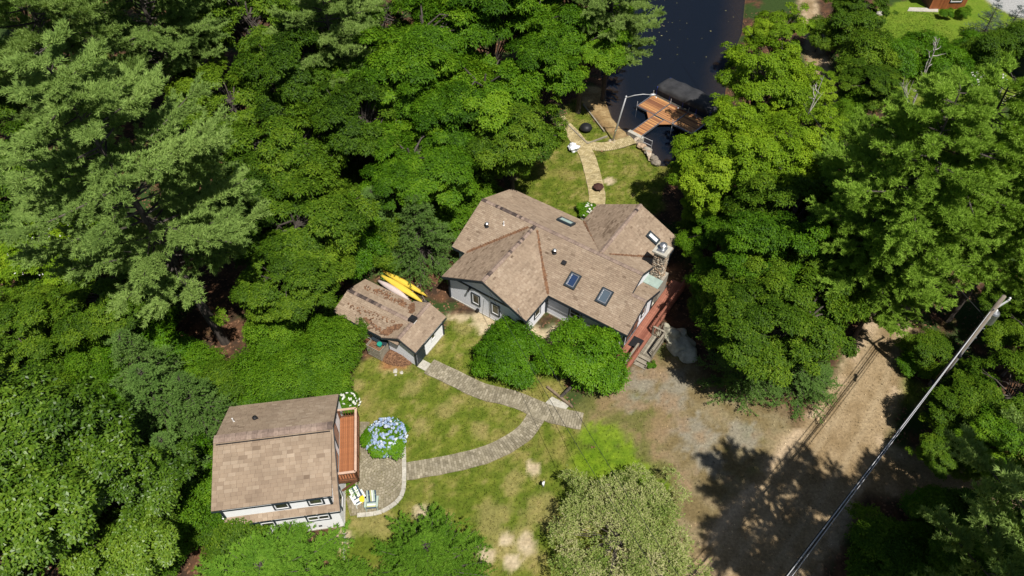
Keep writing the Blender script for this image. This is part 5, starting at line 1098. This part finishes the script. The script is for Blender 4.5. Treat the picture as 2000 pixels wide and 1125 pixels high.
# covered fire pit
f = thing('fire_pit', 'black dome-lidded fire pit on the grass by the beach', 'fire pit', (*GXY(1144, 255), 0))
mb = MB(); mb.lathe((0, 0, .12), [(.35, 0), (.55, .14), (.56, .2)], 22); link('bowl', mb, M['dark'], f, smooth=True)
mb = MB(); mb.lathe((0, 0, .32), [(.6, -.03), (.6, .02), (.52, .22), (.34, .36), (.12, .41), (.02, .42)], 22); link('dome_lid', mb, M['dark'], f, smooth=True)
for a in (.5, 2.6, 4.7):
    mb = MB(); mb.beam((math.cos(a)*.4, math.sin(a)*.4, .2), (math.cos(a)*.5, math.sin(a)*.5, -.03), .04, .04); link('leg', mb, M['dark'], f)
f = thing('fire_bowl', 'low rusty brown fire bowl standing on the golden path', 'fire bowl', (*GXY(1168, 371), .06))
mb = MB(); mb.lathe((0, 0, .15), [(.15, 0), (.35, .1), (.45, .2), (.5, .2), (.45, .25), (.2, .36), (.02, .4)], 7); link('bowl', mb, M['rust'], f)
for a in (.3, 1.9, 3.4, 5.0):
    mb = MB(); mb.beam((math.cos(a)*.3, math.sin(a)*.3, .25), (math.cos(a)*.5, math.sin(a)*.5, -.02), .035, .035); link('leg', mb, M['rust'], f)
link('covered_chair', rock_mesh('covered_chair', .5, 44, .85, 3, .45), M['bag'], None, 'small heap under a crumpled white cover on the grass', 'cover', loc=(*GXY(1121, 293), .28))
for a, b in [((1106, 242), (1147, 282)), ((1147, 282), (1186, 267)), ((1139, 205), (1180, 258))]:
    mb = MB(); mb.beam((*GXY(*a), .06), (*GXY(*b), .06), .12, .16)
    link('border_timber', mb, M['greyw'], None, 'long timber edging around the small fire pit lawn', 'timber', 'timbers around the fire pit lawn')
rk = [rock_mesh('shore_rock', .32, 80+i, .7, 2, .35) for i in range(4)]
for me in rk: me.materials.append(M['stone'])
for i, t_ in enumerate(np.linspace(0, 1, 16)):
    px = 1243+40*t_; py = 272+44*t_; o = link('shore_rock', rk[i % 4], None, None, 'rough field stone in the lake retaining wall below the dock', 'rock', 'stones of the lake retaining wall', loc=(*GXY(px+random.uniform(-2, 2), py+random.uniform(-2, 2)), random.uniform(-.15, .05)), rz=random.uniform(0, 6)); o.scale = (random.uniform(.7, 1.3),)*3
p = GXY(1262, 280); q = thing('swim_ladder', 'small grey metal frame standing at the retaining wall', 'ladder', (*p, -.3), math.radians(-40))
for x in (-.6, .6):
    mb = MB(); mb.tube([(x, 0, -.3), (x, 0, .9)], .03, 8); link('rail', mb, M['lampmetal'], q)
for z in (.3, .85):
    mb = MB(); mb.tube([(-.6, 0, z), (.6, 0, z)], .03, 8); link('rung', mb, M['lampmetal'], q)
V = []; tn = []
for i in range(38):
    c = G(random.uniform(1215, 1445), random.uniform(0, 150), -.34)
    if random.random() < .5: c = G(random.gauss(1290, 25), random.gauss(70, 30), -.34)
    r = random.uniform(.04, .11); a = random.uniform(0, 6)
    V += [(c.x+math.cos(a+k*1.57)*r, c.y+math.sin(a+k*1.57)*r*.8, -.342) for k in range(4)]; tn.append(random.random())
link('floating_leaves', np_mesh('floating_leaves', np.array(V), 4, np.array(tn)), M['lilypad'], None, 'scattered small leaves floating on the lake', 'floating leaves', kind='stuff')

# ------------------------------------------------------------------ boulder, odds and ends
link('boulder', rock_mesh('boulder', 1.15, 63, .7, 4, .5), M['boulder'], None, 'big lichen-grey boulder beside the landing steps', 'boulder', loc=(*GXY(1312, 660), .1), smooth=True)
link('boulder', rock_mesh('boulder', .75, 62, .6, 3, .3), M['boulder'], None, 'smaller grey rock touching the big boulder', 'boulder', loc=(*GXY(1338, 690), .05), smooth=True)
mb = MB(); p = G(1061, 950, 0); mb.tube([p+Vector((0, 0, -.05)), p+Vector((0, 0, .35)), p+Vector((.02, .04, .6)), p+Vector((-.02, -.12, .72)), p+Vector((-.03, -.2, .66))], [.07, .07, .075, .08, .08], 12); link('vent_pipe', mb, M['white'], None, 'short white hooked vent pipe standing in the lawn', 'pipe', smooth=True)
mb = MB(); mb.beam((*GXY(1068, 757), .1), (*GXY(1118, 797), .1), .16, .2); link('border_log', mb, M['log'], None, 'weathered border log under the rhododendrons by the path', 'log')
mb = MB(); a = G(1100, 775, 0); mb.tube([a+Vector((-.2, -.1, .1)), a+Vector((.5, .3, .75))], [.12, .1], 9); link('leaning_log', mb, M['bark'], None, 'short log leaning in the bed below the taller rhododendron', 'log')
mb = MB(); p = GXY(1087, 790); mb.prism([GXY(1062, 790), GXY(1078, 775), GXY(1112, 792), GXY(1098, 808)], -.05, .04); link('stone_slab', mb, M['conc'], None, 'pale stone slab joining the path below the rhododendrons', 'slab')
mb = MB(); mb.tube([(*GXY(672, 1034), .05), (*GXY(674, 1060), .06), (*GXY(671, 1095), .05)], .08, 6); link('white_edging', mb, M['conc'], None, 'thin pale edging strip running from the guest house corner', 'edging')
tree('small_shrub', 'shrubA', 1272, 712, .35, .4, 'tiny reddish plant by the bottom step of the deck', 'plant')

# ------------------------------------------------------------------ utility pole and wires
pb = G(1811, 768, 0); up = thing('utility_pole', 'wooden utility pole with transformer and climbing pegs above the dirt road', 'utility pole', pb)
mb = MB(); mb.tube([(0, 0, -.3), (0, 0, 5), (0, 0, 10.3)], [.17, .15, .12], 12); link('pole', mb, M['polew'], up, smooth=True)
mb = MB(); mb.lathe((.45, .2, 8.1), [(.22, -.5), (.3, -.45), (.3, .4), (.24, .5), (.05, .56)], 14); tf = link('transformer', mb, M['metal'], up, smooth=False)
mb = MB(); mb.lathe((.45, .2, 8.6), [(.04, 0), (.07, .05), (.04, .1), (.07, .15), (.03, .22)], 10); link('bushing', mb, M['white'], tf)
mb = MB(); mb.beam((-.1, -.1, 9.2), (1.1, .6, 9.2), .09, .11); ca = link('crossarm', mb, M['lampmetal'], up)
for t_ in (.15, .95):
    mb = MB(); mb.lathe((-.1+1.2*t_, -.1+.7*t_, 9.25), [(.05, 0), (.08, .08), (.05, .16), (.07, .22), (.02, .28)], 10); link('insulator', mb, M['white'], ca)
for i in range(7):
    mb = MB(); z = 1.2+i*1.0; a = .3 if i % 2 else .1; mb.tube([(.1, 0, z), (.42, a*.3, z)], .025, 6); link('climbing_peg', mb, M['metal'], up)
for dx, mt_k in [(-.2, 'wire'), (-.13, 'wirel'), (.17, 'wirel')]:
    mb = MB(); mb.tube([(dx, -.06, .2), (dx, -.04, 4), (dx*.9, 0, 8.3)], .045 if dx < 0 else .055, 6); link('riser_conduit', mb, M[mt_k], up)
mb = MB(); mb.box(-.35, -.14, -.15, .12, 1.0, 1.5); link('meter_cabinet', mb, M['navy'], up)
def cable(name, a, b, sag, r, mt, label, group=None, n=24):
    a = Vector(a); b = Vector(b); mb = MB(); mb.tube([a.lerp(b, t)-Vector((0, 0, 4*sag*t*(1-t))) for t in np.linspace(0, 1, n)], r, 5, False); return link(name, mb, M[mt], None, label, 'cable', group)
far = lambda z, dx=0: (G(1535+dx, 1132, z)-pb).normalized()
for z, dx, r, mt_k, lb_ in [(8.9, -3, .024, 'wirel', 'bare upper conductor sweeping from the utility pole over the road'), (8.3, 2, .04, 'wire', 'thick black cable sweeping from the utility pole over the road'), (8.6, 7, .018, 'wirel', 'bare twisted conductor beside the thick black cable over the road'), (8.0, -6, .03, 'wire', 'second black cable sweeping from the utility pole over the road'), (7.7, 0, .02, 'wirel', 'thin lower conductor sweeping from the utility pole over the road')]:
    a = pb+Vector((-.1, 0, z)); e = G(1538+dx, 1128, z-.9); b = a+(e-a)*1.5; b.z = z
    cable('power_line', a, b, .9, r, mt_k, lb_)
a = pb+Vector((0, 0, 8.2)); 
cable('power_line', a, a+Vector((-8, 38, .4)), .7, .022, 'wire', 'black cable running from the utility pole along the road towards the pines')
p = a.lerp(G(1538, 1128, 7.4), .16); mb = MB(); mb.tube([p+Vector((-.15, -.3, -.1)), p+Vector((.15, .3, -.1))], .1, 10); link('cable_splice', mb, M['dark'], None, 'black splice case hanging on the thick cable', 'splice case')
gp = FM.o+Vector((FM.c*-3.2-FM.s*-2.95, FM.s*-3.2+FM.c*-2.95, 3.7)); gq = FM.o+Vector((FM.c*-.95-FM.s*-2.7, FM.s*-.95+FM.c*-2.7, 3.0))
cable('service_drop', gp, G(1400, 1300, 8.5), .9, .014, 'wire', 'thin service cable from the cottage gable over the lawn', n=40)
cable('service_drop', gq, G(1440, 1300, 8.2), .7, .014, 'wire', 'thin service cable from the cottage corner over the lawn', n=40)
for dx in (0, .3):
    mb = MB(); p = GXY(1903+dx*25, 765); mb.tube([(*p, -.1), (*p, 1.9)], .05, 8); link('marker_post', mb, M['yel2'], None, 'thin yellow marker tube standing in the bushes by the utility pole', 'marker', 'yellow marker tubes')

# ------------------------------------------------------------------ dead trees
def dead_tree(px, py, ht, seed, label):
    rg = random.Random(seed); b = GXY(px, py); t = thing('dead_tree', label, 'tree', (*b, 0)); mb = MB(); lx, ly = rg.uniform(-.6, .6), rg.uniform(-.6, .6)
    mb.tube([(0, 0, -.2), (lx*.4, ly*.4, ht*.5), (lx, ly, ht)], [.14, .09, .02], 7, tone=.7); link('trunk', mb, M['deadwood'], t)
    for i in range(16):
        z = ht*rg.uniform(.35, .97); q = z/ht; p0 = Vector((lx*q, ly*q, z)); a = rg.uniform(0, 6.28); l = ht*.2*rg.uniform(.5, 1.3)*(1.2-q); d = Vector((math.cos(a), math.sin(a), rg.uniform(.2, .9)))
        mb = MB(); e = p0+d*l; mb.tube([p0, p0+d*l*.5+Vector((0, 0, -.1*l)), e], [.05, .035, .012], 5, False, rg.random())
        for k in range(3):
            f_ = p0.lerp(e, rg.uniform(.4, .9)); d2 = d+Vector((rg.uniform(-1, 1), rg.uniform(-1, 1), rg.uniform(0, .6))); mb.tube([f_, f_+d2*l*.35], [.022, .008], 4, False, rg.random())
        link('branch', mb, M['deadwood'], t)
dead_tree(1745, 290, 11, 1, 'bleached dead tree rising among the roadside pines beside the neighbouring lawn')
dead_tree(1530, 345, 10, 2, 'bare pale branches poking out of the light green shore trees')
dead_tree(1790, 470, 15, 3, 'grey leafless snag inside the pine stand')
dead_tree(150, 500, 8, 4, 'bare grey snag in the dark beneath the giant pine')

# ------------------------------------------------------------------ neighbours in the far corner
nb = thing('neighbour_house', 'corner of a house with vertical brown-red boards across the far lawn', 'house', (*GXY(1845, 18), 0), math.radians(2))
mb = MB(); mb.box(-1.9, 2.3, .05, 6, 0, 4.4); link('wall', mb, M['brownw'], nb)
for i in range(22):
    mb = MB(); mb.box(-1.9+i*.19, -1.9+i*.19+.175, .0, .05, 0, 4.3); link('board', mb, M['boards'], nb)
window(nb, (.9, -.0, 1.5), (0, -1, 0), 1.3, 1.2)
mb = MB(); mb.slab([(-2.3, -.4, 4.4), (2.7, -.4, 4.4), (2.7, 6.4, 5.6), (-2.3, 6.4, 5.6)], .2); link('roof', mb, M['trim'], nb)
mb = MB(); mb.prism([GXY(1772, 22), GXY(1832, 24), GXY(1832, 17), GXY(1776, 15)], -.05, .06); link('stone_slab', mb, M['conc'], None, 'pale slab walk in front of the brown boarded house', 'slab')
tree('garden_shrub', 'shrubA', 1848, 26, .8, 1.2, 'small rounded shrub against the brown boarded house', 'shrub'); tree('garden_shrub', 'shrubC', 1880, 24, .9, 1.3, 'loose light shrub at the corner of the brown boarded house', 'shrub')
db = thing('dark_building', 'dark blue-black outbuilding wall beside the far lawn', 'building', (*GXY(2040, 165), 0), math.radians(12))
mb = MB(); mb.box(-1.8, 4, -.5, 4, 0, 3); link('wall', mb, M['navy'], db); mb = MB(); mb.slab([(-2.0, -.8, 3.0), (4.2, -.8, 3.0), (4.2, 1.8, 4.2), (-2.0, 1.8, 4.2)], .12); link('roof', mb, M['trim'], db)
for px, py, r in [(1703, 30, .5), (1718, 28, .4)]:
    link('garden_rock', rock_mesh('garden_rock', r, int(r*77), .6, 2), M['conc'], None, 'grey boulders at the edge of the neighbouring lawn', 'rock', 'boulders on the neighbouring lawn', loc=(*GXY(px, py), .1))
